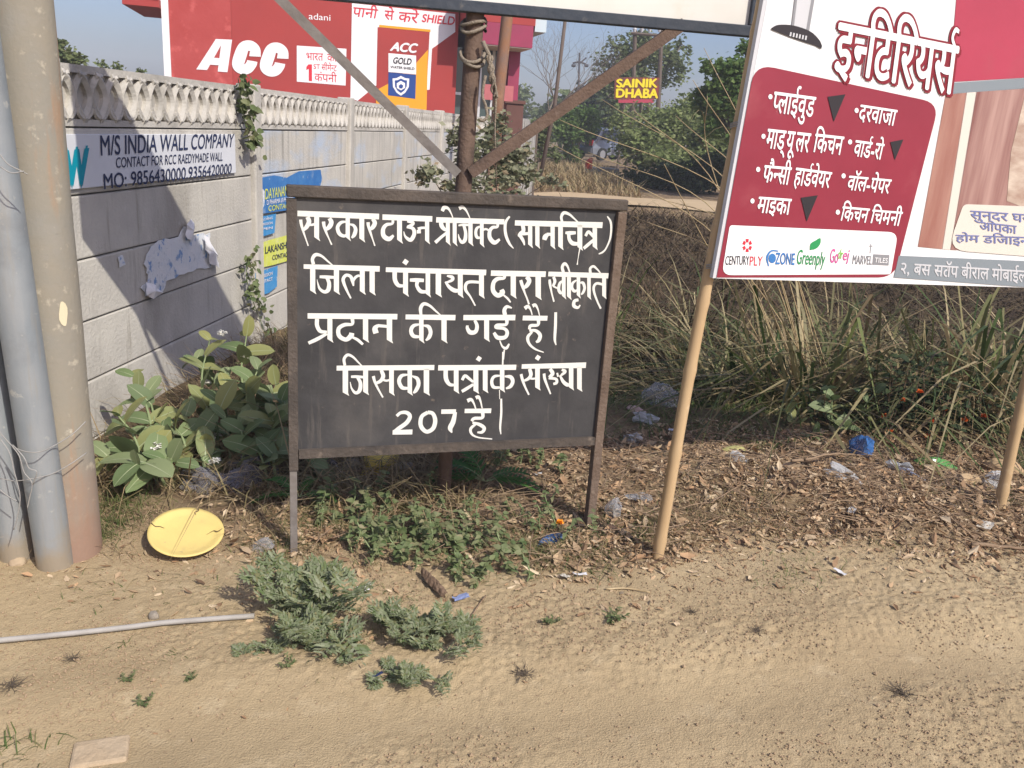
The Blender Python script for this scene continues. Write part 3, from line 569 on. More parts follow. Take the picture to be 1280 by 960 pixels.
# ---------------------------------------------------------------- black sign board
SG = Plane((gpx(368, 690).x, gpx(368, 690).y, 0), 17.9)
LT = '''b 187,12335,192 2858,12327,203;b 2973,12314,195 4684,12312,202;c 287,12138,118 311,11968,109 377,11734,76 448,11520,51 528,11284,51;c 505,12231,152 556,12084,169 479,11909,152 361,11790,101;c 513,11996,84 640,11979,93 809,12028,85;s 801,12327,178 801,11552,0;c 1022,12099,128 1044,11949,120 1117,11735,86 1203,11542,52 1295,11339,60;c 1213,12213,145 1278,12086,172 1215,11933,172 1087,11829,111;c 1816,12126,52 1600,12088,121 1485,11929,138 1539,11726,147 1691,11643,122 1820,11712,70;s 1814,12321,156 1822,11581,0;c 1882,12041,61 2013,12002,113 2080,11873,140 2039,11697,149 1953,11585,70;s 2278,12337,183 2290,11550,0;c 2492,12127,132 2507,11996,114 2587,11757,88 2657,11560,53 2736,11340,53;c 2643,12241,132 2721,12113,168 2649,11957,159 2540,11888,106;c 3330,12243,116 3311,12110,98 3112,12060,134 3004,11902,160 3032,11682,179 3213,11585,179 3366,11714,90;s 3552,12295,188 3574,11541,0;c 3816,12194,63 4006,12169,127 4000,12098,118 3839,12026,90;c 3808,12011,90 4022,11965,136 4074,11779,155 3958,11574,155 3773,11681,91 3709,11857,27;c 4237,11806,164 4224,11927,164;c 4195,11952,137 4331,11997,100 4513,12003,101;s 4501,12328,164 4531,11545,0;c 4984,12300,157 5016,12099,176 5137,11968,139 5253,11972,121;s 5228,12308,158 5265,11519,0;c 5212,11858,112 4988,11670,121 4819,11507,139;s 5469,12317,158 5509,11503,0;c 5017,12591,138 5081,12713,156 5220,12688,101 5329,12536,56 5412,12360,37;b 4823,12286,193 7267,12301,193;c 5609,12702,158 5723,12751,130 5844,12667,84 5946,12513,56 6025,12358,38;c 5615,12119,65 5777,12147,94 5989,12145,85;c 5811,12125,122 5885,11878,132 5875,11627,161 5761,11546,132 5660,11689,75 5629,11825,23;s 6039,12269,170 6080,11518,0;c 6426,12122,57 6287,12050,114 6249,11889,123 6306,11731,124 6449,11721,76;s 6446,12260,152 6492,11483,0;c 6495,11988,76 6612,12028,86 6735,11972,67;c 7031,12233,125 7014,12118,106 6848,12090,134 6751,11950,153 6775,11721,173 6953,11564,174 7139,11685,97;c 7447,12499,77 7324,12312,116 7308,12059,126 7375,11784,126 7514,11533,98 7672,11373,29;b 7656,12277,194 11009,12308,228;c 7953,12218,166 7993,12011,167 7889,11901,167 7826,11820,117;c 7809,11852,88 7911,11799,137 8021,11639,118 8071,11500,49;c 7880,11892,127 8222,11920,118;s 8229,12273,177 8288,11506,0;s 8503,12236,178 8563,11490,0;c 8810,11708,180 8836,11817,220 8908,11903,160;c 8878,11912,130 9143,11919,120;s 9079,12255,180 9145,11481,0;s 9377,12288,201 9450,11465,0;c 9441,12360,100 9384,12545,120 9476,12697,140 9682,12648,101 9871,12515,71 10090,12344,51;c 9590,11989,101 9768,11985,162 9996,12001,122;c 9719,11970,152 9764,11758,153 9904,11619,174 10111,11601,143;s 10121,12289,214 10201,11460,0;c 10201,11460,62 10186,11243,36 10166,11026,26;c 10380,11894,123 10478,12049,134 10645,11926,124 10732,11833,103;c 10714,11760,124 10524,11588,145 10358,11440,134;s 10709,12308,196 10792,11499,0;c 11167,12631,52 11317,12447,94 11374,12162,94 11361,11802,84 11240,11461,73 11124,11323,84 10974,11252,52;b 377,10590,162 2918,10555,207;s 672,10604,189 671,9757,0;c 698,10671,129 664,10846,129 771,10994,137 964,10954,95 1159,10790,69 1355,10626,44;c 900,10252,104 1117,10247,131 1423,10238,105;c 1139,10234,131 1214,10033,149 1184,9807,166 1054,9738,131 901,9849,96 836,10050,43 814,10162,17;s 1456,10574,192 1461,9742,0;c 1950,9518,62 1823,9768,89 1710,10039,124 1687,10197,132 1782,10320,123 1928,10281,124 1996,10133,133 2034,9952,53;c 1997,10065,89 2075,10225,107 2194,10308,98 2328,10274,71;s 2324,10500,187 2336,9751,0;s 2659,10505,197 2674,9731,0;b 3130,10532,172 6714,10491,214;d 3804,10808,229;c 3436,10451,182 3457,10176,174 3577,9994,156 3761,9973,110;s 3814,10503,193 3838,9696,0;c 3975,10183,129 4216,10187,158 4471,10176,140;c 4240,10141,158 4232,9979,139 4369,9794,159 4580,9773,122;s 4599,10493,177 4631,9679,0;s 4974,10476,216 5007,9683,0;c 5285,10351,66 5476,10307,142 5481,10204,124 5272,10108,76;c 5238,10140,85 5398,9945,143 5595,9830,172 5786,9832,125;s 5763,10466,200 5804,9666,0;c 6376,9286,58 6173,9619,77 5992,9855,125 5995,10068,135 6144,10150,125 6532,10136,116;s 6537,10453,203 6585,9647,0;b 6891,10473,205 8968,10468,223;c 7392,10443,167 7391,10300,118 7157,10273,167 7010,10128,176 7013,9842,187 7196,9666,188 7363,9764,228 7321,9879,178;c 7418,9678,69 7575,9558,90 7700,9414,60;s 7725,10472,218 7783,9657,0;c 8025,10238,130 8088,10070,140 8209,9782,80 8328,9540,71 8409,9345,81;c 8241,10361,170 8352,10218,191 8266,10034,181 8146,9950,110;s 8677,10439,232 8743,9616,0;b 9063,10479,183 11444,10448,213;c 9131,10277,102 9161,10108,122 9249,9792,72 9371,9449,72;c 9275,10376,122 9341,10207,133 9280,10026,113;c 9279,10036,72 9439,9965,72 9516,9966,62;c 9670,10260,62 9537,10137,123 9515,9917,134 9609,9785,134 9708,9835,72;s 9665,10431,164 9735,9649,0;s 9869,10507,175 9950,9626,0;c 9644,10551,133 9585,10744,133 9667,10866,133 9788,10772,92 9890,10556,62;c 10186,10268,62 10042,10143,124 10038,9971,125 10148,9850,125 10247,9900,73;s 10248,10440,156 10321,9678,0;c 10326,10171,63 10457,10163,125 10538,9977,126 10492,9804,115 10421,9729,63;c 10335,9529,126 10183,9479,147 10173,9305,157 10338,9230,116 10423,9331,53;s 10662,10471,157 10746,9632,0;c 10707,10545,126 10690,10715,115 10813,10791,105 10982,10672,74 11129,10527,53;c 11268,9199,86 11108,9460,85 10939,9808,106 10901,10031,116 11009,10156,116 11251,10119,106;s 11271,10431,180 11353,9662,0;c 10180,11310,31 10166,11021,31 10158,10837,62;b 500,8903,201 3571,8879,213;c 814,8798,158 815,8568,158 925,8368,150 1146,8335,107;s 1246,8821,186 1250,8055,0;c 1146,8275,116 815,8081,150 528,7943,132;c 2013,8798,153 2006,8612,117 1746,8589,152 1546,8450,161 1570,8193,171 1796,8060,172 1966,8191,208 1996,8298,199;c 2021,8143,91 2203,8048,118 2388,7880,101;s 2464,8822,200 2477,8046,0;c 2839,8280,221 2798,8455,211 2902,8563,128;c 2879,8559,128 3247,8525,120;s 3295,8822,212 3316,8016,0;b 3864,8870,187 5666,8847,213;c 4409,8941,113 4391,9192,150 4502,9344,141 4717,9274,104 4938,9085,76 5110,8943,48;s 5250,8799,211 5286,8001,0;c 4388,8608,66 4155,8547,151 4072,8370,160 4167,8178,161 4405,8143,104;s 4428,8799,179 4457,8007,0;c 4508,8560,66 4700,8512,152 4783,8319,162 4738,8126,163 4624,8006,76;b 5962,8848,204 7920,8849,222;c 6391,8751,118 6487,8532,158 6440,8322,178 6245,8298,187 6128,8459,137 6133,8557,98;s 6833,8775,208 6877,8039,0;c 7604,8775,171 7576,8588,131 7243,8564,140 7214,8471,120 7527,8431,131 7647,8282,161 7573,8108,172 7298,8095,181 7136,8284,130;c 7380,7985,50 7496,7760,81 7652,7694,132 7752,7858,71;c 7517,8947,180 7480,9127,170 7571,9254,140 7764,9206,50;b 8204,8834,193 9166,8825,196;c 8253,9194,172 8374,9268,142 8485,9145,71 8561,8948,51;c 8550,9283,163 8649,9328,122 8763,9171,71 8849,8924,41;c 8820,8775,164 8811,8576,134 8531,8542,143 8491,8403,123;c 8494,8368,102 8751,8352,134 8929,8185,166 8894,7984,166 8786,7915,93;c 8610,8317,103 8453,8103,144 8533,7851,113 8781,7647,83 9129,7516,42;c 9478,9050,124 9513,8525,136 9531,8020,115 9603,7791,42;c 7580,7634,61 7565,7257,71;b 1486,7031,190 4973,6994,204;c 1770,7122,109 1741,7361,118 1866,7507,118 2049,7428,91 2234,7234,64 2421,7038,46;s 1789,7049,210 1799,6105,0;c 1989,6708,101 2196,6704,120 2520,6673,102;c 2219,6679,120 2324,6458,148 2296,6190,167 2158,6105,130 2018,6270,74 1960,6515,28;s 2495,7037,194 2511,6110,0;c 2774,6716,130 2825,6520,112 2947,6247,85 3133,5905,66;c 3049,6930,140 3124,6709,169 3035,6530,150 2850,6436,112;c 3080,6588,94 3246,6535,94 3410,6581,85;s 3414,6973,188 3437,6061,0;c 4045,6750,57 3785,6706,152 3700,6500,162 3821,6260,162 4061,6229,106;s 4076,6961,181 4106,6043,0;c 4166,6688,67 4361,6585,154 4417,6360,164 4329,6137,164 4236,6040,77;s 4685,6950,222 4720,6027,0;b 5116,6980,214 8089,6948,216;d 6625,7300,230;c 5397,6910,186 5427,6560,187 5570,6340,148 5769,6310,109;s 5788,6928,197 5830,6071,0;c 6032,6496,129 6133,6656,139 6303,6541,120 6460,6411,100;c 6465,6319,121 6224,6162,150 6045,6055,140;s 6532,6915,210 6581,6051,0;s 6889,6883,202 6938,6068,0;c 7532,6642,61 7255,6607,132 7170,6420,142 7255,6198,143 7538,6171,92;s 7541,6897,194 7595,6076,0;c 7662,6604,72 7895,6574,165 7994,6402,165 7920,6208,165 7746,6124,82;b 8304,6975,186 10890,6984,239;d 8915,7308,240;c 8300,6678,124 8367,6471,125 8492,6183,94 8674,5850,74;c 8621,6878,156 8691,6645,167 8599,6492,146 8449,6418,104;c 8623,6517,94 8782,6488,94 8937,6510,84;s 8932,6898,210 8994,6119,0;c 9211,6686,127 9255,6478,127 9385,6188,96 9545,5858,64;c 9433,6863,148 9555,6680,180 9435,6526,148;c 9411,6500,106 9706,6458,128 9746,6310,139 9617,6261,117;c 9738,6702,85 9789,6545,85;c 9913,6829,107 10053,6748,150 9906,6605,107;c 9853,6606,85 10008,6357,150 10181,6221,172 10316,6218,119;s 10290,6900,204 10366,6085,0;s 10627,6920,216 10713,6023,0;c 7533,7553,71 7556,7059,71;c 7493,6079,36 7527,5716,31;c 3651,5178,132 3803,5299,140 4018,5292,165 4140,5144,173 4030,4909,189 3742,4693,180 3578,4563,156;b 3520,4549,188 4250,4535,206;c 4805,5286,167 4574,5116,175 4559,4764,183 4775,4526,176 5018,4641,193 5090,4952,185 4987,5226,160 4793,5286,167;b 5304,5290,185 5860,5279,187;c 5836,5259,154 5773,4885,220 5676,4636,220 5746,4443,49;b 6192,5289,180 7221,5263,200;c 6273,5683,179 6413,5733,139 6522,5592,82 6617,5359,58;c 6593,5790,172 6693,5829,131 6785,5647,82 6863,5372,50;c 6894,5202,166 6885,5000,141 6577,4981,149 6480,4879,132;c 6524,4814,99 6797,4727,150 6993,4571,159 6919,4415,142 6732,4415,75;c 6639,4746,116 6464,4562,132 6529,4346,99 6786,4207,67 7334,4118,51;c 7586,5728,83 7624,5156,101 7619,4601,93 7668,4298,42'''
sb = thing('sign_board', SG.at(.59, 0), 'black painted metal sign on two legs with large white hand-brushed Hindi lettering', 'sign')
mb = MB(); mb.pbox(SG, .012, 1.165, .385, 1.30, -.012, -.004); mb.build('panel', M['board'], sb)
mb = MB(); mb.pbox(SG, -.016, 1.19, 1.286, 1.325, -.02, .012); mb.build('top_rail', M['sign_frame'], sb); bevel(sb.children[-1], .004)
mb = MB(); mb.pbox(SG, .018, 1.155, .373, .405, -.02, .012); mb.build('bottom_rail', M['sign_frame'], sb); bevel(sb.children[-1], .003)
mb = MB(); mb.pbox(SG, -.016, .015, .33, 1.281, -.022, .016); mb.pbox(SG, -.014, .011, -.15, .3295, -.020, .010); mb.m = [1 if k >= 6 else 0 for k in range(len(mb.f))]; mb.build('leg', [M['sign_frame'], M['rust_grey']], sb); sb.children[-1]['label'] = 'left leg with a grey worn foot'
mb = MB(); mb.pbox(SG, 1.152, 1.187, -.15, 1.281, -.022, .016); o = mb.build('leg', M['sign_rust'], sb); bevel(o, .003); o['label'] = 'rustier right leg'
mb = MB(); k = 0
for item in LT.split(';'):
    ty, *rest = item.split(' '); P = [tuple(float(c) * 1e-4 for c in p.split(',')) for p in rest]
    P = [(a, b, c * {'b': .94, 'c': .86, 's': .9, 'd': 1}[ty]) for a, b, c in P]
    w = -.0028 + .00012 * (k % 13); k += 1
    if ty in 'bc':
        V, F = ribbon(crv(P, 6) if ty == 'c' else P)
    elif ty == 's':
        (x0, z0, ww), (x1, z1, _) = P
        V = [(x0 - ww / 2, z0), (x0 + ww / 2, z0), (x1 + ww / 2, z1), (x1 + ww / 2 + .004, z1 - .011), (x1 - ww / 2, z1 + .003)]; F = [(0, 1, 2, 3, 4)]
    else:
        x, z, ww = P[0]; V = [(x - .1 * ww, z + .5 * ww), (x + .5 * ww, z + .12 * ww), (x + .12 * ww, z - .5 * ww), (x - .5 * ww, z - .1 * ww)]; F = [(0, 1, 2, 3)]
    mb.add([SG.at(u, z, w) for u, z in V], F)
mb.build('lettering', M['letter'], sb)

# ---------------------------------------------------------------- overhead hoarding on a pipe
HP = Plane((gpx(553, 635).x, gpx(553, 635).y, 0), 8.0)
ho = thing('hoarding', HP.at(0, 0), 'white overhead hoarding with dark blue frame carried on a rusty pipe with two slanting braces', 'hoarding')
HB, HT = 1.93, 2.93; h0, h1 = -1.05, 1.082
mb = MB(); mb.pbox(HP, h0 + .02, h1 - .02, HB + .02, HT - .02, -.01, .0); mb.build('panel', M['hoard_white'], ho)
for nm, q in (('frame_rail', (h0, h1, HB, HB + .038)), ('frame_rail', (h0, h1, HT - .038, HT)), ('frame_rail', (h0, h0 + .038, HB + .039, HT - .039)), ('frame_rail', (h1 - .038, h1, HB + .039, HT - .039))):
    mb = MB(); mb.pbox(HP, *q, -.03, .018); bevel(mb.build(nm, M['hoard_frame'], ho), .003)
mb = MB(); mb.tube([HP.at(0, -.3, -.035), HP.at(.01, .6, -.035), HP.at(.036, 1.90, -.035), HP.at(.036, 2.9, -.07)], [.029, .030, .033, .033], 16); mb.build('post', M['rust'], ho, smooth=True)
def angle_bar(pl, a, b, wd, w0, dep):
    mb = MB(); A = Vector((a[0], a[1])); B = Vector((b[0], b[1])); d = (B - A).normalized(); n = Vector((-d.y, d.x)) * wd / 2
    mb.ppoly(pl, [A + n, A - n, B - n, B + n], w0, 0, .005)
    mb.ppoly(pl, [A + n, A + n * .75, B + n * .75, B + n], w0 - .006, 0, dep); return mb
angle_bar(HP, (-.0, 1.37), (-.76, 2.02), .034, .012, .03).build('brace', M['rust_grey'], ho)
o = angle_bar(HP, (.045, 1.375), (.80, 1.955), .042, .014, .03).build('brace', M['rust'], ho); o['label'] = 'thicker rust brown brace'
# rope
rr = random.Random(3); rp_o = thing('rope', HP.at(.03, 1.9), 'frayed jute rope knotted round the rusty hoarding pipe and hanging down', 'rope')
mb = MB()
for j, zc in enumerate((1.905, 1.885, 1.79, 1.775)):
    pts = [HP.at(.033 + .044 * math.cos(a), zc + .012 * math.sin(a * 1.5 + j) - .015 * math.sin(a), -.035 + .044 * math.sin(a)) for a in [2 * math.pi * k / 16 for k in range(17)]]
    mb.tube(pts, .0062, 6, cap=False)
mb.build('coil', M['rope'], rp_o, smooth=True)
mb = MB()
P0 = [HP.px(*q) for q in [(603, 52), (611, 70), (613, 88), (616, 100), (620, 122), (619, 160), (621, 238)]]
mb.tube([HP.at(u, z, .02 - .03 * (i > 3)) for i, (u, z) in enumerate(P0)], [.008, .008, .010, .009, .006, .003, .0025], 7)
for ph in (0, 2.1, 4.2):
    pts = []
    for i in range(25):
        t = i / 24; q = P0[0] if 0 else (P0[1][0] + (P0[4][0] - P0[1][0]) * t, P0[1][1] + (P0[4][1] - P0[1][1]) * t); a = t * 9 + ph
        pts.append(HP.at(q[0] + (.009 + .006 * math.sin(t * 7 + ph)) * math.cos(a), q[1], .02 + .009 * math.sin(a)))
    mb.tube(pts, .004, 5)
P1 = [HP.px(*q) for q in [(606, 95), (602, 118), (606, 132), (608, 145), (603, 151), (598, 149)]]
mb.tube([HP.at(u, z, .03) for u, z in crv(P1, 5)], .006, 6)
mb.build('hanging_end', M['rope'], rp_o, smooth=True)

# ---------------------------------------------------------------- interiors banner on bamboo
BN = Plane((gpx(820, 705).x, gpx(820, 705).y, 0), 20.0)
bn = thing('banner_hoarding', BN.at(.3, 0), 'large red and white printed flex banner tied to two slanting bamboo poles', 'hoarding')
def bw(u, z): return .02 + .004 * math.sin(u * 7)
qp = lambda mb, pts, w, mi=0: quad_poly(mb, BN, pts, w, mi)
mb = MB()
bl, br, tl = BN.px(890, 346), BN.px(1280, 358), BN.px(953, 0)
sx = (br[0] - bl[0], br[1] - bl[1]); wU = Vector((sx[0], sx[1])).normalized(); wV = Vector((tl[0] - bl[0], tl[1] - bl[1])).normalized(); BL2 = Vector(bl)
corner = [BL2, BL2 + wU * 1.80, BL2 + wU * 1.80 + wV * 1.10, BL2 + wV * 1.10]
mb.ppoly(BN, corner, .028, 0, .004); mb.build('flex_sheet', M['flex_white'], bn)
mb = MB(); mb.ppoly(BN, [corner[0] - wU * .014, corner[0] + wU * .001, corner[3] + wU * .001, corner[3] - wU * .014], .027, 0, .02); mb.build('side_batten', M['p_lgrey'], bn)
mb = MB(); quad_poly(mb, BN, rounded([(937, 80), (1166, 129), (1111, 345), (890, 345)], .09, 6)[:-7] + [(890, 345)], .0295); mb.build('printed_panel', M['flex_red'], bn)
mb = MB(); quad_poly(mb, BN, rounded([(906, 280), (1115, 289), (1106, 341), (896, 342)], .06), .031); mb.build('logo_strip', M['flex_text'], bn)
mb = MB(); q = [BN.px(1190, 95), BN.px(1281, 82)]
quad_poly(mb, BN, [(1189, -25), (1420, -10), (1420, 105), (1280, 97), (1178, 103), (1182, 60)], .0295); mb.build('printed_panel', M['flex_bright'], bn)
mb = MB(); quad_poly(mb, BN, [(1178, 104), (1280, 97.5), (1420, 106), (1420, 120), (1280, 110), (1174, 118)], .0295); mb.build('printed_band', M['flex_grey'], bn)
room = thing  # the picture of a room, printed flat: strips of its own colours
for pts, m in (([(1174, 118.5), (1200, 116), (1170, 310), (1140, 307)], 'p_brown'), ([(1200.5, 116), (1212, 115), (1180, 311), (1170.5, 310)], 'p_cream'), ([(1212.5, 115), (1280, 110.5), (1420, 120), (1420, 316), (1180.5, 311)], 'p_curtain'), ([(1272, 120), (1420, 127), (1420, 318), (1250, 250), (1255, 190)], 'p_wood')):
    mb = MB(); quad_poly(mb, BN, pts, .0295 if m != 'p_wood' else .0305); mb.build('printed_room_picture', M[m], bn)
mb = MB(); quad_poly(mb, BN, rounded([(1196, 254), (1420, 262), (1420, 330), (1176, 311)], .1), .0315); mb.build('caption_box', M['p_cream'], bn)
mb = MB(); quad_poly(mb, BN, [(1116, 318), (1420, 331), (1420, 366), (1280, 357.5), (1110, 345)], .0305); mb.build('footer_strip', M['flex_grey'], bn)
# heading with its dark outline
HD = [(1036, 46), (1196, 78), (1188, 122), (1030, 88)]
hd = ['इ', '~न', '\u093fट', '\u093fर', 'य', 'स', '^']
hq = [(1040, 30), (1190, 60), (1183, 118), (1032, 88)]
mb = MB()
for dx, dy in ((3, 3), (-2, 0), (2, -1.5), (0, 2.5), (-1.5, -2)):
    put_text(mb, devanagari(hd, .035), BN, [(x + dx, y + dy) for x, y in hq], .0305 + .0001 * (dx + 4 * (dy > 0) + 3))
mb.build('heading_outline', M['flex_maroon'], bn)
mb = MB(); put_text(mb, devanagari(hd, .02), BN, hq, .0335); mb.build('heading_lettering', M['flex_text'], bn)
mb = MB()
TX = [(['~प', 'ला', 'ई', 'व', 'ु', 'ड'], [(961, 115), (1013, 122), (1009, 146), (957, 140)]), (['माड्', 'य', 'ू', 'लर'], [(953, 161), (1007, 167), (1003, 190), (949, 184)]), (['\u093fकचन'], [(1012, 167), (1048, 171), (1044, 193), (1008, 189)]),
      (['फ', 'ै', '~न', 'सी'], [(949, 206), (983, 209), (979, 230), (945, 226)]), (['हाड', '^', 'व', 'े', 'यर'], [(988, 209), (1033, 215), (1029, 234), (984, 230)]), (['माइका'], [(942, 245), (983, 248), (980, 267), (938, 264)]),
      (['दरवाजा'], [(1068, 131), (1114, 138), (1110, 157), (1064, 150)]), (['वाड', '^', '-रो'], [(1062, 175), (1098, 180), (1094, 199), (1058, 194)]), (['वॉल-प', 'े', 'पर'], [(1054, 219), (1107, 224), (1103, 241), (1050, 236)]), (['\u093fकचन'], [(1046, 257), (1080, 260), (1076, 277), (1042, 274)]), (['\u093fचम', 'नी'], [(1083, 261), (1121, 264), (1117, 281), (1079, 277)])]
for sp, q in TX: mb = MB(); put_text(mb, devanagari(sp, .018), BN, q, .0312); mb.build('lettering', M['flex_text'], bn)
for x, y in ((956, 121), (947.5, 170), (941, 211), (934, 250), (1063, 138), (1055, 177), (1047, 219), (1040, 264)):
    mb = MB(); qp(mb, [(x + 2.6 * math.cos(a), y + 3.2 * math.sin(a)) for a in [k * math.pi / 5 for k in range(10)]], .0312); mb.build('bullet', M['flex_text'], bn)
mb = MB(); put_text(mb, devanagari(['२, बस', ' स', '~ट', 'ॉप बीराल मोबाईल'], .018), BN, [(1119, 327), (1275, 337), (1275, 351), (1117, 340)], .0316); mb.build('lettering', M['p_lgrey'], bn)
mb = MB()
for k, (a_, b_) in enumerate(((1204, 1278), (1216, 1262), (1186, 1278))): put_text(mb, glyphs(['सुन्दर घर', 'आपका', 'होम डिजाइन'][k], .015), BN, [(a_, 262 + 14 * k + (2 if k == 2 else 0)), (b_, 267 + 14 * k), (b_, 277 + 14 * k), (a_, 272 + 14 * k)], .033)
mb.build('caption_lettering', mat('print_soft_blue', (.16, .18, .36), .5), bn)
for x, y, s in ((1027, 121, 22), (1105, 177, 16), (994, 246, 21)):  # flat dark triangles standing in for the shade behind the wind slits
    mb = MB(); qp(mb, [(x, y), (x + s, y - 3), (x + s * .35, y + s * 1.4)], .0318); o = mb.build('wind_slit_shade', M['flex_dark'], bn)
# chimney hood print
mb = MB(); qp(mb, [(987, -8), (1012, -8), (1004, 40), (982, 34)], .0305); mb.build('hood_pipe_print', M['p_lgrey'], bn)
mb = MB(); qp(mb, [(987, -8), (990, -8), (985, 34.5), (982, 34)], .031); qp(mb, [(1008, -8), (1012, -8), (1004, 40), (1000, 39)], .031); mb.build('hood_pipe_shading_print', M['p_grey'], bn)  # dark side bands are the pipe's shading, printed as colour
mb = MB(); qp(mb, crv([(957, 36), (966, 32), (985, 33), (1005, 40), (1016, 50), (1020, 58)], 4) + [(1019, 62)] + crv([(1012, 58), (985, 49), (957, 38)], 4), .0312); mb.build('hood_print', M['flex_dark'], bn)
mb = MB(); put_text(mb, glyphs('HOOD', .02) if 0 else glyphs('IIIIII', .02), BN, [(980, 41), (1001, 46), (1000, 51), (979, 46)], .0325, 0, 0, .69); mb.build('hood_lights_print', M['p_lgrey'], bn)
# maker logos on the white strip
def logo(name, body, q, m, bold=.012, it=0.0):
    mb = MB(); put_text(mb, glyphs(body, bold, it), BN, q, .0325, 0, 0, .69); return mb.build(name, M[m], bn)
logo('logo', 'CENTURY', [(901, 318), (930, 318), (930, 329), (900, 329)], 'black', .0); logo('logo', 'PLY', [(931, 318.5), (947, 318.5), (946, 330), (930.5, 330)], 'p_red', .0)
mb = MB(); cx, cy = 927.5, 305
for k in range(6):
    a = k * math.pi / 3 - math.pi / 2; f = lambda r, t: (cx + r * .72 * math.cos(a + t), cy + r * math.sin(a + t)); qp(mb, [f(8.5, -.32), f(8.5, .32), f(4.2, .42), f(4.2, -.42)], .0325)
mb.build('logo_emblem', M['p_red'], bn)
logo('logo', 'ZONE', [(963, 314), (987, 315), (986, 329), (962, 328)], 'p_blue', .02)
mb = MB(); qp(mb, [(958.5 + 4.6 * math.cos(a), 321 + 6 * math.sin(a)) for a in [k * math.pi / 8 for k in range(16)]], .0325); V, F = ribbon(crv([(966, 312, 1.4), (957, 312, 2), (952, 320, 2.4), (954, 331, 1.2)], 5)); mb.add([BN.at(*BN.px(x, y), .0326) for x, y in V], F); mb.build('logo_emblem', M['p_blue'], bn)
logo('logo', 'Greenply', [(990, 310), (1025, 313), (1024, 330), (989, 328)], 'p_green', .006, .25)
mb = MB(); qp(mb, crv([(1005, 311), (1006, 303), (1012, 299), (1018, 296), (1018, 303), (1013, 309), (1005, 311)], 4)[:-1], .0325); mb.build('logo_emblem', M['p_green'], bn)
for bd, q, m in (('Go', [(1031, 309), (1041, 310), (1040, 327), (1030, 326)], 'p_pink'), ('dr', [(1041, 309), (1047, 310), (1046, 322), (1040, 321)], 'p_lime'), ('ej', [(1047, 309), (1055, 310), (1054, 324), (1046, 323)], 'p_pink')): logo('logo', bd, q, m, .01, .2)
mb = MB(); qp(mb, [(1084, 316), (1104, 317), (1103, 330), (1083, 329)], .0323); mb.build('logo_box', M['p_grey'], bn)
logo('logo', 'MARVEL', [(1059, 317), (1083, 318), (1082, 329), (1058, 328)], 'p_grey', .01); mb = MB(); put_text(mb, glyphs('TILES', .01), BN, [(1086, 320), (1102, 321), (1101, 327), (1085, 326)], .0332, 0, 0, .69); mb.build('logo', M['flex_text'], bn)
mb = MB(); V, F = ribbon([(1081, 303, .8), (1080, 315, .8)]); mb.add([BN.at(*BN.px(x, y), .0325) for x, y in V], F); V, F = ribbon([(1079, 306, 1), (1083, 306, 1)]); mb.add([BN.at(*BN.px(x, y), .0326) for x, y in V], F); mb.build('logo_emblem', M['p_grey'], bn)
# bamboo
def bamboo(a, b, r0, r1, par, name='bamboo_pole', seed=1):
    rb = random.Random(seed); mb = MB(); pts = []; rad = []; a = Vector(a); b = Vector(b); L = (b - a).length; n = int(L / .035); nxt = .22
    for i in range(n + 1):
        t = i / n; d = t * L; r = r0 + (r1 - r0) * t
        if abs(d - nxt) < .018: r *= 1.13; nxt += rb.uniform(.24, .34)
        pts.append(a + (b - a) * t + Vector((.006 * math.sin(d * 3 + seed), .006 * math.cos(d * 2.3 + seed), 0))); rad.append(r)
    mb.tube(pts, rad, 14); return mb.build(name, M['bamboo'], par, smooth=True)
bamboo(BN.at(*BN.px(820, 706), -.02) + Vector((0, 0, -.12)), BN.at(*(corner[3] + wV * .05 + wU * .012), -.02), .0225, .019, bn, seed=2)
q0 = BN.px(1257, 640); q1 = BN.px(1284, 505); dv = Vector(q1) - Vector(q0)
bamboo(BN.at(q0[0], q0[1], -.02) - Vector((0, 0, .12)), BN.at(*(Vector(q0) + dv * (2.15 / dv.y)), -.02), .024, .02, bn, seed=5)
for z in (1.13, 1.6, 2.05):
    t = (z - bl[1]) / wV.y; mb = MB(); c = BL2 + wV * ((z - bl[1]) / wV.y) + wU * .010
    for j in range(3): mb.tube([BN.at(c.x + .030 * math.cos(a), c.y + .006 * j + .004 * math.sin(3 * a), -.012 + .034 * math.sin(a)) for a in [2 * math.pi * k / 12 for k in range(13)]], .0022, 5, cap=False)
    mb.build('tie_wire', M['wire'], bn)
# ---------------------------------------------------------------- cement pole and leaning pipes
g = gpx(90, 690)
cp = thing('utility_pole', (g.x - .01, g.y, 0), 'thick tan cement pole standing in front of the concrete wall at the left', 'pole')
mb = MB(); N_ = 40; pts = []; rad = []
for i in range(N_ + 1):
    z = -.3 + 7.3 * i / N_; pts.append((g.x - .01 - .004 * z, g.y + .02, z)); rad.append(.099 - .0032 * z + .0008 * math.sin(z * 9))
mb.tube(pts, rad, 32); mb.build('shaft', M['pole'], cp, smooth=True)
mb = MB()
c0 = Vector((g.x - .01, g.y + .02, 0))
ang0 = math.atan2(-c0.y, -c0.x)
for zc, da, wz in ((.88, .42, .075), ):
    V = []
    for j in range(14):
        a = 2 * math.pi * j / 14; aa = ang0 + da + .14 * math.cos(a) + .02 * math.sin(3 * a); V.append((c0.x - .004 * zc + math.cos(aa) * .0985, c0.y + math.sin(aa) * .0985, zc + wz * .55 * math.sin(a)))
    mb.add(V, [tuple(range(14))])
mb.build('pale_paint_patch', mat('cream_paint_patch', (.60, .53, .36), .7), cp)
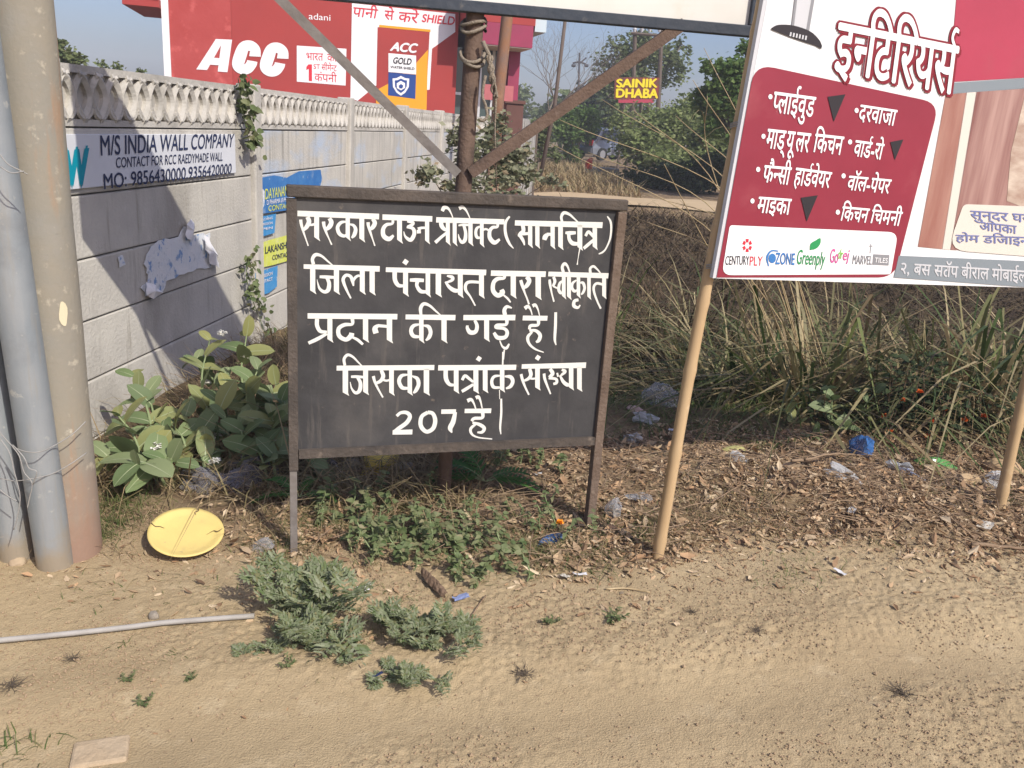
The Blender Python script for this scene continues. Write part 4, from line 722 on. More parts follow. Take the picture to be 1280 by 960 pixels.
def pipe(base, top, r, label, group):
    o = thing('steel_pipe', base, label, 'pipe', group); mb = MB(); a = Vector(base); b = Vector(top); d = (b - a)
    mb.tube([a - d.normalized() * .02, a + d * .25, a + d * .5, a + d], r, 28, cap=False); mb.tube([a - d.normalized() * .02, a + d * .25, a + d * .5, a + d], r * .93, 28, cap=False)
    ob = mb.build('tube', M['galv'], o, smooth=True); mb = MB()
    V = []; 
    for rr_ in (r, r * .93): 
        t = d.normalized(); n = t.orthogonal().normalized(); b2 = t.cross(n); V += [a - t * .02 + (n * math.cos(2 * math.pi * k / 28) + b2 * math.sin(2 * math.pi * k / 28)) * rr_ for k in range(28)]
    mb.add(V, [(k, (k + 1) % 28, 28 + (k + 1) % 28, 28 + k) for k in range(28)]); mb.build('rim', M['galv'], o); return o
b1 = gpx(69, 703); t1 = atY(-6, 200, 2.52)
pipe((b1.x, b1.y, 0.0), b1 + (t1 - b1) * 1.9, .058, 'grey galvanised pipe leaning against the tan cement pole', None)
b2 = gpx(22, 693); t2 = atY(-38, 300, 2.62)
pipe((b2.x, b2.y, 0.012), b2 + (t2 - b2) * 2.2, .056, 'outer grey pipe, leftmost in the photo, propped beside the other pipe', None)
# loops of wire
wr = thing('wire_loop', c0 + Vector((0, 0, .5)), 'thin grey wire twisted round the pipes and the cement pole', 'wire'); mb = MB()
def wpt(x, y, Y): return atY(x, y, Y)
for q in ([(-4, 536, 2.50), (14, 556, 2.50), (30, 564, 2.48), (48, 565, 2.48), (66, 558, 2.55), (90, 543, 2.58), (107, 527, 2.62)], [(0, 598, 2.52), (20, 601, 2.51), (42, 598, 2.50), (66, 592, 2.56), (88, 580, 2.58), (108, 566, 2.64)],
          [(14, 556, 2.49), (24, 570, 2.48), (30, 590, 2.48), (40, 604, 2.48), (37, 622, 2.48), (34, 636, 2.48)], [(16, 556, 2.49), (30, 572, 2.47), (36, 585, 2.47), (46, 590, 2.47), (41, 606, 2.48)], [(0, 548, 2.5), (12, 566, 2.49), (18, 590, 2.49), (25, 620, 2.49), (22, 645, 2.49), (17, 662, 2.49)], [(0, 612, 2.5), (10, 620, 2.5), (21, 626, 2.5)],
          [(0, 193, 2.40), (10, 205, 2.40), (25, 213, 2.41), (35, 218, 2.42)], [(0, 208, 2.40), (14, 216, 2.40), (30, 214, 2.41)]):
    mb = MB(); mb.tube([wpt(*p) for p in crv(q, 5)], .0018, 5); mb.build('strand', M['wire'], wr, smooth=True)

# ---------------------------------------------------------------- plants
RN = random.Random(21)
def rdir(rnd, el=(-.3, .6)):
    a = rnd.uniform(0, 2 * math.pi); return Vector((math.cos(a), math.sin(a), rnd.uniform(*el)))
def milkweed(stems, label, flower=(), seed=1):
    """big opposite oval leaves in pairs up pale green stems; stems: (base point, tip point, number of pairs, leaf length)"""
    rnd = random.Random(seed); b0 = stems[0][0]; o = thing('milkweed_plant', (b0[0], b0[1], hz(b0[0], b0[1])), label, 'plant', 'broad-leaved milkweeds by the concrete wall')
    ms = MB(); ml = MB(); mf = MB()
    for (b, t, n, L) in stems:
        ms = MB(); b = Vector(b); t = Vector(t); mid = (b + t) / 2 + Vector((rnd.uniform(-.06, .06), rnd.uniform(-.06, .06), .05)); C = [Vector(p) for p in crv([tuple(b - Vector((0, 0, .05))), tuple(mid), tuple(t)], 8)]
        ms.tube(C, [.008 - .005 * i / len(C) for i in range(len(C))], 7); ms.build('stem', M['milkstem'], o, smooth=True)
        a0 = rnd.uniform(0, 3.14)
        for k in range(n):
            f = .25 + .75 * (k + 1) / n; i = min(len(C) - 1, int(f * (len(C) - 1))); p = C[i]; ax = (C[i] - C[i - 1]).normalized(); s = ax.orthogonal().normalized(); q = ax.cross(s); a = a0 + k * 1.57
            for sg in (0, math.pi):
                d = s * math.cos(a + sg + rnd.uniform(-.3, .3)) + q * math.sin(a + sg + rnd.uniform(-.3, .3)) + ax * (rnd.uniform(.2, .6) if k < n - 1 else .9) + Vector((0, 0, .1))
                ll = L * 1.12 * rnd.uniform(.7, 1.15) * (1 if k < n - 1 else .75)
                ml.leaf(p, d, Vector((rnd.uniform(-.4, .6), rnd.uniform(-.9, .1), 1)), ll, ll * rnd.uniform(.56, .70), 0, 7, rnd.uniform(.0, .55), .22, 'round', 1)
    for p in flower:
        p = Vector(p); mf = MB()
        for k in range(26):
            d = rdir(rnd, (-.3, 1)).normalized() * .022 * rnd.uniform(.5, 1.1); 
            for j in range(3): mf.leaf(p + d, rdir(rnd, (0, .8)), (0, 0, 1), .012, .009, 0, 2, .1, .1)
        mf.build('flower_head', M['whiteflower'], o)
    ml.build('foliage', [M['milk'], M['midrib']], o, smooth=True)
    return o
A = atY
milkweed([(gpx(285, 575), A(262, 425, 4.15), 5, .13), (gpx(292, 578), A(246, 450, 4.1), 4, .12)], 'tall milkweed with dark leaves whose tip reaches highest against the concrete wall', [A(278, 418, 4.05), A(258, 480, 4.0)], 31)
milkweed([(gpx(330, 560), A(308, 420, 4.0), 5, .13), (gpx(338, 565), A(322, 462, 3.8), 4, .13), (gpx(340, 570), A(352, 500, 3.7), 4, .11)], 'milkweed with round sunlit leaves growing just left of the black sign', [A(306, 445, 3.9)], 32)
milkweed([(gpx(200, 600), A(166, 470, 3.75), 4, .11), (gpx(205, 605), A(185, 490, 3.7), 3, .11)], 'slim milkweed with pale leaves standing nearest the wall beside the cement pole', [], 33)
milkweed([(gpx(190, 615), A(148, 520, 3.3), 4, .115), (gpx(200, 612), A(134, 570, 3.15), 3, .12), (gpx(215, 610), A(172, 580, 3.05), 3, .125), (gpx(215, 605), A(205, 575, 3.15), 3, .10)], 'low milkweed with large pale veined leaves beside the foot of the cement pole', [A(194, 560, 3.2), A(130, 566, 3.2)], 34)
milkweed([(gpx(290, 600), A(270, 500, 3.6), 4, .12), (gpx(285, 605), A(232, 520, 3.6), 4, .11), (gpx(300, 605), A(300, 530, 3.5), 4, .12), (gpx(270, 612), A(262, 570, 3.35), 3, .11)], 'bushy milkweed in the middle of the clump behind the grey rubbish bags', [A(268, 578, 3.25)], 35)
milkweed([(gpx(345, 610), A(340, 520, 3.5), 4, .12), (gpx(350, 612), A(352, 560, 3.4), 4, .11), (gpx(340, 615), A(318, 560, 3.4), 4, .12), (gpx(400, 600), A(395, 575, 3.4), 3, .11)], 'shaded milkweed hard against the left leg of the black sign', [], 36)

milkweed([(gpx(310, 590), A(286, 488, 3.9), 5, .13), (gpx(305, 592), A(322, 505, 3.8), 4, .13), (gpx(300, 590), A(250, 540, 3.6), 4, .12)], 'milkweed between the tall one and the black sign, with drooping lower leaves', [A(272, 545, 3.5)], 37)
milkweed([(gpx(240, 600), A(214, 530, 3.5), 4, .12), (gpx(250, 600), A(228, 565, 3.4), 4, .12), (gpx(235, 605), A(190, 545, 3.4), 4, .11)], 'milkweed midway between the cement pole and the grey bags', [A(216, 555, 3.4)], 38)
milkweed([(gpx(355, 580), A(345, 480, 3.9), 4, .12), (gpx(360, 580), A(335, 540, 3.7), 4, .12)], 'milkweed half hidden behind the left edge of the black sign', [], 39)
def parthenium(n, L, seed, upright=.5):
    """feathery, deeply cut grey-green leaves from one crown"""
    rnd = random.Random(seed); mb = MB(); st = MB()
    def fleaf(p, d, l):
        d = d.normalized(); P = [p + d * l * t / 6 - Vector((0, 0, 1)) * l * .35 * (t / 6) ** 2 for t in range(7)]
        for q in P: q.z = max(q.z, .004)
        st.tube(P, [.0016 - .0011 * t / 6 for t in range(7)], 3, cap=False)
        side = d.cross(Vector((0, 0, 1))); side = side.normalized() if side.length > .01 else Vector((1, 0, 0))
        for t in (1, 2, 3, 4, 5):
            pl = l * .42 * math.sin(math.pi * (t / 6 * .72 + .22)) + .003
            for sg in (-1, 1):
                dd = (side * sg + d * rnd.uniform(.4, .9) + Vector((0, 0, rnd.uniform(-.4, .4)))).normalized(); up = Vector((rnd.uniform(-.3, .5), rnd.uniform(-.7, .1), 1))
                mb.leaf(P[t], dd, up, pl, pl * .32, 0, 2, .25, .1, 'lance')
                for u in (.35, .62):
                    for s2 in (-1, 1): mb.leaf(P[t] + dd * pl * u, dd + d * s2 * 1.0, up, pl * .46, pl * .22, 0, 2, .2, .1, 'lance')
        mb.leaf(P[-1], d, (0, 0, 1), l * .2, l * .06, 0, 2, .2, .1, 'lance')
    ns_ = max(3, n // 3)
    for k in range(ns_):
        a = rnd.uniform(0, 2 * math.pi); el = rnd.uniform(.25, 1.6) * upright; d = Vector((math.cos(a), math.sin(a), el)).normalized(); h = L * rnd.uniform(.55, 1.25); m_ = 6
        P = [Vector((rnd.gauss(0, .012), rnd.gauss(0, .012), .0)) + d * h * t / m_ - Vector((0, 0, 1)) * h * .22 * (t / m_) ** 2 for t in range(m_ + 1)]
        for q in P: q.z = max(q.z, .004)
        st.tube(P, [.003 - .0018 * t / m_ for t in range(m_ + 1)], 4, cap=False)
        for t in range(1, m_ + 1):
            for c in range((1 if rnd.random() < .45 else 2) if t < m_ else 3):
                b = rnd.uniform(0, 2 * math.pi); fleaf(P[t], Vector((math.cos(b), math.sin(b), rnd.uniform(-.1, .9))) + d * .6, L * rnd.uniform(.22, .62))
    return mb, st
def plant_at(name, loc, parts, label, cat='plant', group=None, rz=0.0, sc=1.0):
    o = thing(name, (loc[0], loc[1], hz(loc[0], loc[1]) + .004), label, cat, group)
    for nm, mb, m, sm in parts: mb.build(nm, m, o, smooth=sm, world=False)
    o.rotation_euler.z = rz; o.scale = (sc, sc, sc); return o
GP = 'feathery grey-green weeds at the road edge'
for px, n, L, up, lab, sd_, sc in (((385, 782), 24, .20, 1.4, 'tall feathery grey-green weed at the foot of the left sign leg', 3, 1.0), ((368, 738), 14, .15, 1.3, 'deep green feathery weed wrapped round the base of the left sign leg', 8, 1.0), ((345, 812), 7, .10, .5, 'small flat feathery weed at the left end of the weed clump', 4, 1.0),
                                   ((522, 786), 18, .15, .9, 'low spreading feathery weed alone on the bare earth', 5, 1.0), ((543, 818), 14, .12, .8, 'feathery weed overlapping the right side of the low spreading weed', 9, 1.0), ((508, 846), 9, .10, .6, 'feathery weed nearest the camera, flat on the sand', 6, 1.0), ((405, 806), 10, .11, .9, 'bushy feathery weed in front of the tall one', 7, 1.0)):
    mb, st = parthenium(n, L, sd_, up); plant_at('feathery_weed', gpx(*px), [('foliage', mb, M['parth'], True), ('stem', st, M['parth'], False)], lab, 'weed', GP)
def weedbush(n, H, ls, seed, spread=.16):
    rnd = random.Random(seed); ml = MB(); ms = MB()
    for k in range(n):
        x, y = rnd.gauss(0, spread), rnd.gauss(0, spread * .7); h = H * rnd.uniform(.4, 1.1); lean = Vector((rnd.uniform(-.3, .3), rnd.uniform(-.4, .2), 1)); P = [Vector((x, y, 0)) + lean * (h * i / 5) + Vector((.01 * math.sin(i + k), 0, 0)) for i in range(6)]
        ms.tube(P, [.0025] * 5 + [.001], 4, cap=False)
        for i in range(1, 6):
            for s in (0, 1, 2):
                d = rdir(rnd, (-.2, .5)); l = ls * rnd.uniform(.6, 1.2); ml.leaf(P[i] + lean * rnd.uniform(-.01, .01), d, (rnd.uniform(-.3, .6), rnd.uniform(-.9, 0), .8), l, l * .62, 0, 3, rnd.uniform(.1, .6), .2)
    return ml, ms
GW = 'leafy weeds under the black sign'
for px, n, H, ls, sp, lab, sd_ in (((500, 668), 22, .12, .030, .13, 'leafy weed spreading left of the hoarding pipe under the sign', 1), ((555, 680), 20, .10, .032, .12, 'leafy weed growing thickly round the foot of the hoarding pipe', 2), ((465, 690), 18, .14, .026, .08, 'bright small-leaved weed with a yellow leaf, in front of the sign', 3), ((600, 690), 14, .11, .028, .13, 'sparse weed right of the hoarding pipe near the bare earth', 4), ((640, 655), 16, .13, .024, .14, 'thin weed in the dry leaves between pipe and right sign leg', 5), ((585, 715), 8, .10, .028, .06, 'little weed at the very edge of the bare earth', 6), ((430, 640), 14, .12, .03, .12, 'shaded weed under the left half of the sign', 7), ((640, 590), 16, .2, .03, .14, 'pale thin weed behind the sign on its right half', 8)):
    ml, ms = weedbush(n, H, ls, sd_, sp); plant_at('leafy_weed', gpx(*px), [('foliage', ml, M['weed'], True), ('stem', ms, M['milkstem'], False)], lab, 'weed', GW)
def frond_plant(n, L, seed):
    rnd = random.Random(seed); ml = MB(); ms = MB()
    for k in range(n):
        a = rnd.uniform(-.5, 3.6); d = Vector((math.cos(a), math.sin(a) * .6, rnd.uniform(.3, 1.2))).normalized(); l = L * rnd.uniform(.7, 1.1); P = [d * l * i / 10 - Vector((0, 0, l * .5 * (i / 10) ** 2)) + Vector((0, 0, .05)) for i in range(11)]
        ms.tube(P, .0018, 4, cap=False); s = d.cross(Vector((0, 0, 1))).normalized()
        for i in range(2, 11):
            for sg in (-1, 1): ml.leaf(P[i], s * sg + d * .8, (0, -.3, 1), l * .22, l * .062, 0, 3, .3, .1, 'lance')
    return ml, ms
ml, ms = frond_plant(10, .27, 4); plant_at('neem_seedling', gpx(605, 625), [('foliage', ml, M['fern'], True), ('stem', ms, M['milkstem'], False)], 'bright green seedling with feather-shaped fronds just right of the hoarding pipe', 'plant')
ml, ms = frond_plant(6, .2, 9); plant_at('neem_seedling', gpx(375, 640), [('foliage', ml, M['fern'], True), ('stem', ms, M['milkstem'], False)], 'dark fronded seedling behind the left sign leg', 'plant')
# a marigold
mg = thing('marigold', (gpx(700, 668).x, gpx(700, 668).y, 0), 'single orange marigold in the dry leaves left of the right sign leg', 'flower'); c = A(700, 654, gpx(700, 668).y); mb = MB()
for k in range(40):
    d = rdir(RN, (0, 1.6)); mb.leaf(c, d, rdir(RN), .018, .012, 0, 2, .2, .2, 'round')
mb.build('flower_head', M['marigold'], mg); mb = MB(); mb.tube([gpx(700, 668) - Vector((0, 0, .01)), c], .002, 5); mb.build('stem', M['milkstem'], mg)
# climbing plant on the wall posts
def creeper_on(pl, pts, n, ls, label, seed, wid=.05, m='weed', d0=.04):
    rnd = random.Random(seed); P = [pl.px(*p) for p in pts]; o = thing('creeper', pl.at(*P[-1]), label, 'plant'); ml = MB(); ms = MB(); C = crv(P, 8)
    ms.tube([pl.at(u, z, d0) for u, z in C], .003, 5)
    for k in range(n):
        u, z = C[rnd.randrange(len(C))]; ml.leaf(pl.at(u + rnd.gauss(0, wid), z + rnd.gauss(0, wid * .8), d0 + rnd.uniform(0, .07)), rdir(rnd, (-1, .3)), pl.n + rdir(rnd) * .6, ls * rnd.uniform(.6, 1.2), ls * .7, 0, 3, .3, .2)
    ml.build('foliage', M[m], o, smooth=True); ms.build('stem', M['milkstem'], o); return o
creeper_on(WALL, [(290, 97), (293, 118), (296, 140), (303, 172), (302, 180)], 110, .055, 'small creeper hanging over the top of the concrete wall beside a post', 5, .045)
creeper_on(WALL, [(303, 320), (301, 345), (308, 372), (318, 398), (330, 430)], 120, .045, 'straggling creeper growing up the foot of a wall post', 6, .05)

# ---------------------------------------------------------------- grasses
def clump(n, H, seed, spread, W=.009, curve=(.3, 1.1), lean=.5, bias=(0, 0)):
    rnd = random.Random(seed); mb = MB()
    for k in range(n):
        a = rnd.uniform(0, 2 * math.pi); r = abs(rnd.gauss(0, spread)); d = Vector((math.cos(a) * lean * rnd.uniform(.2, 1.5) + bias[0], math.sin(a) * lean * rnd.uniform(.2, 1.5) + bias[1], 1)); h_ = H * rnd.uniform(.35, 1.1); w_ = W * rnd.uniform(.5, 1.5); b_ = Vector((r * math.cos(a), r * math.sin(a), -.02))
        if rnd.random() < .28:      # a broken blade: straight stem, then the top hangs down
            k_ = h_ * rnd.uniform(.35, .6); t_ = b_ + d.normalized() * k_; s_ = Vector((d.y, -d.x, 0)); s_ = (s_.normalized() if s_.length > .01 else Vector((1, 0, 0))) * w_ * .4
            e_ = t_ + (Vector((d.x, d.y, 0)) * .8 + rdir(rnd, (-1.2, .1)) * .7).normalized() * k_ * .9; mb.add([b_ - s_, b_ + s_, t_ - s_, t_ + s_, e_], [(0, 1, 3, 2), (2, 3, 4)])
        else: mb.blade(b_, d, h_, w_, rnd.uniform(*curve), 6, 0, rnd.uniform(-.6, .6))
    return mb
GG = 'tall grass clumps in the ditch behind the banner'
TG = [((905, 520), 5.6, 230, 1.05, (-.28, -.05), 'tall grass clump drooping left beside the bamboo pole'), ((960, 500), 5.9, 260, 1.25, (-.1, 0), 'tall grass clump standing up behind the left end of the banner'), ((1015, 520), 5.3, 240, 1.25, (0, -.1), 'bright green grass clump under the logo strip of the banner'), ((1075, 500), 5.8, 260, 1.35, (.1, 0), 'tall grass clump with straw heads below the middle of the banner'),
      ((1140, 510), 5.5, 240, 1.25, (.15, -.1), 'grass clump left of the drooping straw bundle'), ((1205, 500), 5.3, 220, 1.2, (.25, -.2), 'grass clump bent over to the right near the second bamboo pole'), ((1265, 500), 5.2, 220, 1.2, (.1, 0), 'tall grass clump at the right edge of the photo'), ((860, 510), 6.4, 200, .9, (-.35, 0), 'low dark grass clump furthest left in the ditch'), ((1330, 520), 5.4, 200, 1.2, (0, 0), 'tall grass clump just beyond the right edge')]
for i, (px, Y, n, H, bi, lab) in enumerate(TG):
    p = A(px[0], px[1], Y); mb = clump(int(n * 1.15), H * 1.45, 50 + i, .22, .021, (.3, 1.9), .75, bi); plant_at('grass_clump', p, [('blades', mb, M['reed'], False)], lab, 'grass', GG)
for i in range(9):          # more of the same further back, hidden in part
    x = .2 + i * .62 + RN.uniform(-.2, .2); y = 6.6 + RN.uniform(0, 2.0); mb = clump(230, 1.9, 70 + i, .25, .018, (.2, 1.2), .5); o = plant_at('grass_clump', (x, y), [('blades', mb, M['reed'] if i % 2 else M['brush'], False)], 'grass clump deep in the ditch, half hidden behind the nearer clumps', 'grass', GG)
# bundle of straw drooping at the right
p = A(1225, 470, 5.0); mb = clump(260, 1.0, 91, .10, .007, (1.2, 2.0), .35, (.1, -.25)); plant_at('straw_bundle', p, [('blades', mb, M['drygrass'], False)], 'drooping tan straw bundle near the right bamboo pole', 'grass')
# dark brown tangle of dead brush on the far bank: nobody could count it
rnd = random.Random(77); mb = MB()
for k in range(18000):
    x = rnd.uniform(-.5, 8); y = 6.8 + 11.0 * rnd.random()
    if x < -.4 + (y - 5) * .03: continue
    mb.blade((x, y, hz(x, y) - .02), rdir(rnd, (.25, 1.5)), rnd.uniform(.25, .7), .012 + .0008 * y, rnd.uniform(.2, 1.3), 3)
o = mb.build('dead_brush', M['brush']); tag(o, 'dark brown tangle of dead brush on the ditch bank', 'brush', kind='stuff')
mb = MB()
for k in range(1500):
    x = rnd.uniform(-1.75, -.15); y = rnd.uniform(3.5, 5.2); d = rdir(rnd, (.1, 1.3)).normalized(); l = rnd.uniform(.15, .5); s = Vector((x, y, hz(x, y))); mb.tube([s, s + d * l * .5 + rdir(rnd) * .03, s + d * l + rdir(rnd) * .05 - Vector((0, 0, .05))], [.0018, .0014, .0007], 4, cap=False)
o = mb.build('dry_stems', M['twig']); tag(o, 'tangle of thin dry stems among the milkweeds', 'dry stems', kind='stuff')
# long dry flower stalks arching to the left
ds = thing('dry_reed', (A(1000, 470, 5.3).x, 5.3, hz(A(1000, 470, 5.3).x, 5.3)), 'long bare straw-coloured reed stalks arching left over the ditch behind the banner', 'grass'); mb = MB(); ms = MB(); rnd = random.Random(8)
for b, m_, t in (((1010, 470), (930, 250), (752, 124)), ((1000, 480), (900, 240), (792, 138)), ((1020, 470), (950, 240), (866, 100)), ((990, 480), (900, 300), (690, 180)), ((1015, 480), (930, 260), (700, 150)), ((1000, 470), (900, 270), (735, 190)), ((1030, 470), (960, 230), (880, 60)), ((985, 470), (890, 210), (884, 120)), ((1010, 470), (940, 300), (800, 240)), ((980, 480), (880, 300), (830, 205)), ((1040, 480), (960, 260), (845, 145)), ((1020, 470), (920, 330), (790, 270))):
    P = [A(b[0], b[1], 5.3), A(m_[0], m_[1], 5.1 + rnd.uniform(-.2, .2)), A(t[0], t[1], 4.9 + rnd.uniform(-.3, .3))]; C = crv([tuple(q) for q in P], 8); ms.tube(C, [.0042 - .0026 * i / len(C) for i in range(len(C))], 5)
    for k in range(2): 
        i = rnd.randrange(4, len(C) - 3); d = Vector(C[i + 1]) - Vector(C[i]); mb.blade(C[i], d.normalized() + rdir(rnd, (0, .5)) * .35, .3, .007, 1.0, 5)
ms.build('stalk', M['straw'], ds, smooth=True); mb.build('leaf', M['drygrass'], ds)
# dry brush on the ditch bank and in front of the car: nobody could count it
rnd = random.Random(33); mb = MB()
for k in range(2500):
    x = rnd.uniform(-.9, 3.5); y = 5.2 + 4.5 * rnd.random() ** 1.2
    if x < -.9 + (y - 5) * .02: continue
    mb.blade((x, y, hz(x, y) - .01), rdir(rnd, (.15, 1.3)), rnd.uniform(.08, .3), .007, rnd.uniform(.2, 1.4), 2)
for k in range(1200):
    x = rnd.uniform(-.8, 6); y = 15 + 4 * rnd.random()
    mb.blade((x, y, hz(x, y) - .01), rdir(rnd, (.4, 1.8)), rnd.uniform(.2, .5), .012, rnd.uniform(.1, 1.2), 2)
for k in range(6000):
    y = 22.5 + 22 * rnd.random(); x = rnd.uniform(-1.3, 2.6 + .02 * y)
    mb.blade((x, y, hz(x, y) - .02), rdir(rnd, (.6, 2.2)), rnd.uniform(.3, .75), .03, rnd.uniform(.1, .8), 2)
for k in range(7500):
    x = rnd.uniform(-1.75, -.1) ; y = rnd.uniform(3.15, 5.8); mb.blade((x, y, hz(x, y) - .01), rdir(rnd, (.5, 2)), rnd.uniform(.1, .42) * (1.5 if rnd.random() < .2 else 1), .0065, rnd.uniform(.2, 1.1), 3)
for k in range(5200):
    x = rnd.uniform(-1.35, 1.2); y = float(edge_y(x)) + abs(rnd.gauss(0, .3)) + .05
    if float(vnoise(x, y, .25)) < .5 or math.hypot(x + 1.15, y - 2.8) < .2: continue
    mb.blade((x, y, hz(x, y) - .005), rdir(rnd, (.0, 1.5)), rnd.uniform(.05, .17), .0028, rnd.uniform(.3, 1.5), 3)
for k in range(600):
    x = rnd.gauss(-1.25, .12); y = rnd.gauss(2.86, .10)
    if math.hypot(x + 1.15, y - 2.8) < .2: continue
    mb.blade((x, y, hz(x, y) - .005), rdir(rnd, (.0, 1.2)), rnd.uniform(.05, .16), .0028, rnd.uniform(.3, 1.5), 3)
for k in range(500):
    x = rnd.uniform(1.0, 2.6); y = float(edge_y(x)) + abs(rnd.gauss(0, .25)); mb.blade((x, y, hz(x, y) - .005), rdir(rnd, (.0, 1.2)), rnd.uniform(.05, .14), .0028, rnd.uniform(.3, 1.5), 3)
o = mb.build('dry_grass', M['drygrass']); tag(o, 'dry tan grass and brush over the verge and ditch bank', 'dry grass', kind='stuff')
mb = MB()
def tuft(cx, cy, n, s, h, W=.003):
    for k in range(n):
        x = rnd.gauss(cx, s); y = rnd.gauss(cy, s * .8); mb.blade((x, y, hz(x, y) - .004), rdir(rnd, (.3, 2)), h * rnd.uniform(.5, 1.2), W, rnd.uniform(.2, 1.2), 3)
for px, n, s, h in (((150, 650), 260, .07, .09), ((130, 670), 200, .05, .08), ((160, 630), 160, .06, .10), ((235, 690), 40, .03, .05), ((340, 690), 60, .06, .06), ((255, 735), 60, .09, .04), ((120, 740), 40, .08, .04), ((500, 740), 30, .04, .05), ((620, 700), 140, .10, .07), ((680, 690), 110, .08, .07), ((720, 640), 80, .08, .08), ((1000, 710), 70, .09, .05), ((980, 730), 60, .06, .05), ((1105, 685), 60, .05, .05), ((1250, 640), 110, .10, .09), ((1180, 640), 60, .08, .07), ((770, 470), 160, .3, .10), ((800, 420), 200, .4, .15), ((460, 650), 160, .12, .08), ((400, 660), 110, .08, .10), ((430, 760), 110, .07, .05), ((470, 800), 80, .06, .04), ((420, 830), 60, .07, .035), ((220, 820), 20, .02, .035), ((150, 805), 14, .02, .04), ((880, 650), 60, .15, .06), ((10, 930), 40, .04, .06), ((845, 540), 60, .1, .12)):
    q = gpx(*px); tuft(q.x, q.y, n, s, h)
for k in range(2600):
    x = rnd.uniform(.0, 1.6); y = rnd.uniform(4.2, 6.0)
    if float(vnoise(x, y, .3)) > .42: mb.blade((x, y, hz(x, y) - .01), rdir(rnd, (.2, 1.6)), rnd.uniform(.08, .28), .005, rnd.uniform(.3, 1.4), 3)
for k in range(2600):
    x = rnd.uniform(-.85, .7); y = float(edge_y(x)) + abs(rnd.gauss(0, .3)) - .02
    if float(vnoise(x + 4, y, .2)) > .52: mb.blade((x, y, hz(x, y) - .004), rdir(rnd, (.2, 1.8)), rnd.uniform(.03, .11), .0028, rnd.uniform(.2, 1.3), 3)
for k in range(900):
    x = rnd.uniform(.3, 3.5); y = rnd.uniform(4.5, 6.5); mb.blade((x, y, hz(x, y) - .01), rdir(rnd, (.3, 1.8)), rnd.uniform(.1, .4), .006, rnd.uniform(.2, 1.1), 4)
o = mb.build('short_grass', M['grass']); tag(o, 'short green grass in tufts at the road edge', 'grass', kind='stuff')
# dry leaf litter
mb = MB(); rnd = random.Random(44)
def dleaf(x, y, z, l):
    mb.leaf((x, y, z), rdir(rnd, (-.35, .35)), (rnd.uniform(-.7, .7), rnd.uniform(-.7, .7), 1), l, l * rnd.uniform(.3, .62), 0, 2, rnd.uniform(-.5, .8), rnd.uniform(-.6, .8))
for k in range(52000):
    x = rnd.uniform(-1.3, 3.0); e = float(edge_y(x)); y = e - .06 + 1.5 * rnd.random() ** 1.2
    dens = .14 + .86 * float(sstep(-.15, .45, x)) * float(1 - sstep(2.0, 2.9, x) * .6) + .35 * float(np.exp(-((x + .75) / .25) ** 2)); dens *= float(sstep(-.06, .12, y - e)) * .8 + .2
    if rnd.random() > dens * (.3 + 1.0 * float(sstep(.22, .58, vnoise(x, y, .16)))): continue
    big = rnd.random() < .07; dleaf(x, y, hz(x, y) + rnd.uniform(.0, .022), rnd.uniform(.035, .08) if big else rnd.uniform(.010, .032))
for k in range(700):
    x = rnd.uniform(-1.6, 2.4); e = float(edge_y(x)); y = e - abs(rnd.gauss(0, .2)); dleaf(x, y, float(height(x, y)) + .004, rnd.uniform(.012, .04))
for k in range(60):
    x = rnd.uniform(-1.6, 2.2); y = rnd.uniform(1.75, 2.6); dleaf(x, y, float(height(x, y)) + .003, rnd.uniform(.008, .02))
for k in range(6500):
    x = rnd.uniform(-.4, 2.9); y = float(edge_y(x)) + 1.2 * rnd.random(); d = rdir(rnd, (-.15, .2)); mb.blade((x, y, hz(x, y) + rnd.uniform(.004, .03)), d, rnd.uniform(.03, .14), .0035, rnd.uniform(-.1, .3), 2, 0, 1.57)
o = mb.build('leaf_litter', M['litter']); tag(o, 'brown dry leaves heaped along the road verge', 'leaves', kind='stuff')
mb = MB()
for k in range(1300):
    x = rnd.uniform(-.2, 2.9) if k % 4 else rnd.uniform(-1.3, 0); y = float(edge_y(x)) + .03 + 1.2 * rnd.random()
    if math.hypot(x + 1.15, y - 2.8) < .45: continue
    a = rnd.uniform(0, 6.28); l = rnd.uniform(.04, .26); z = hz(x, y) + rnd.uniform(.004, .05); d = Vector((math.cos(a), math.sin(a), rnd.uniform(-.15, .25))); s = Vector((x, y, z))
    mb.tube([s, s + d * l * .5 + Vector((rnd.uniform(-.012, .012), rnd.uniform(-.012, .012), .01)), s + d * l], [.0022, .002, .001], 4, cap=False)
o = mb.build('twig_litter', M['twig']); tag(o, 'thin broken twigs scattered through the dry leaves', 'twigs', kind='stuff')
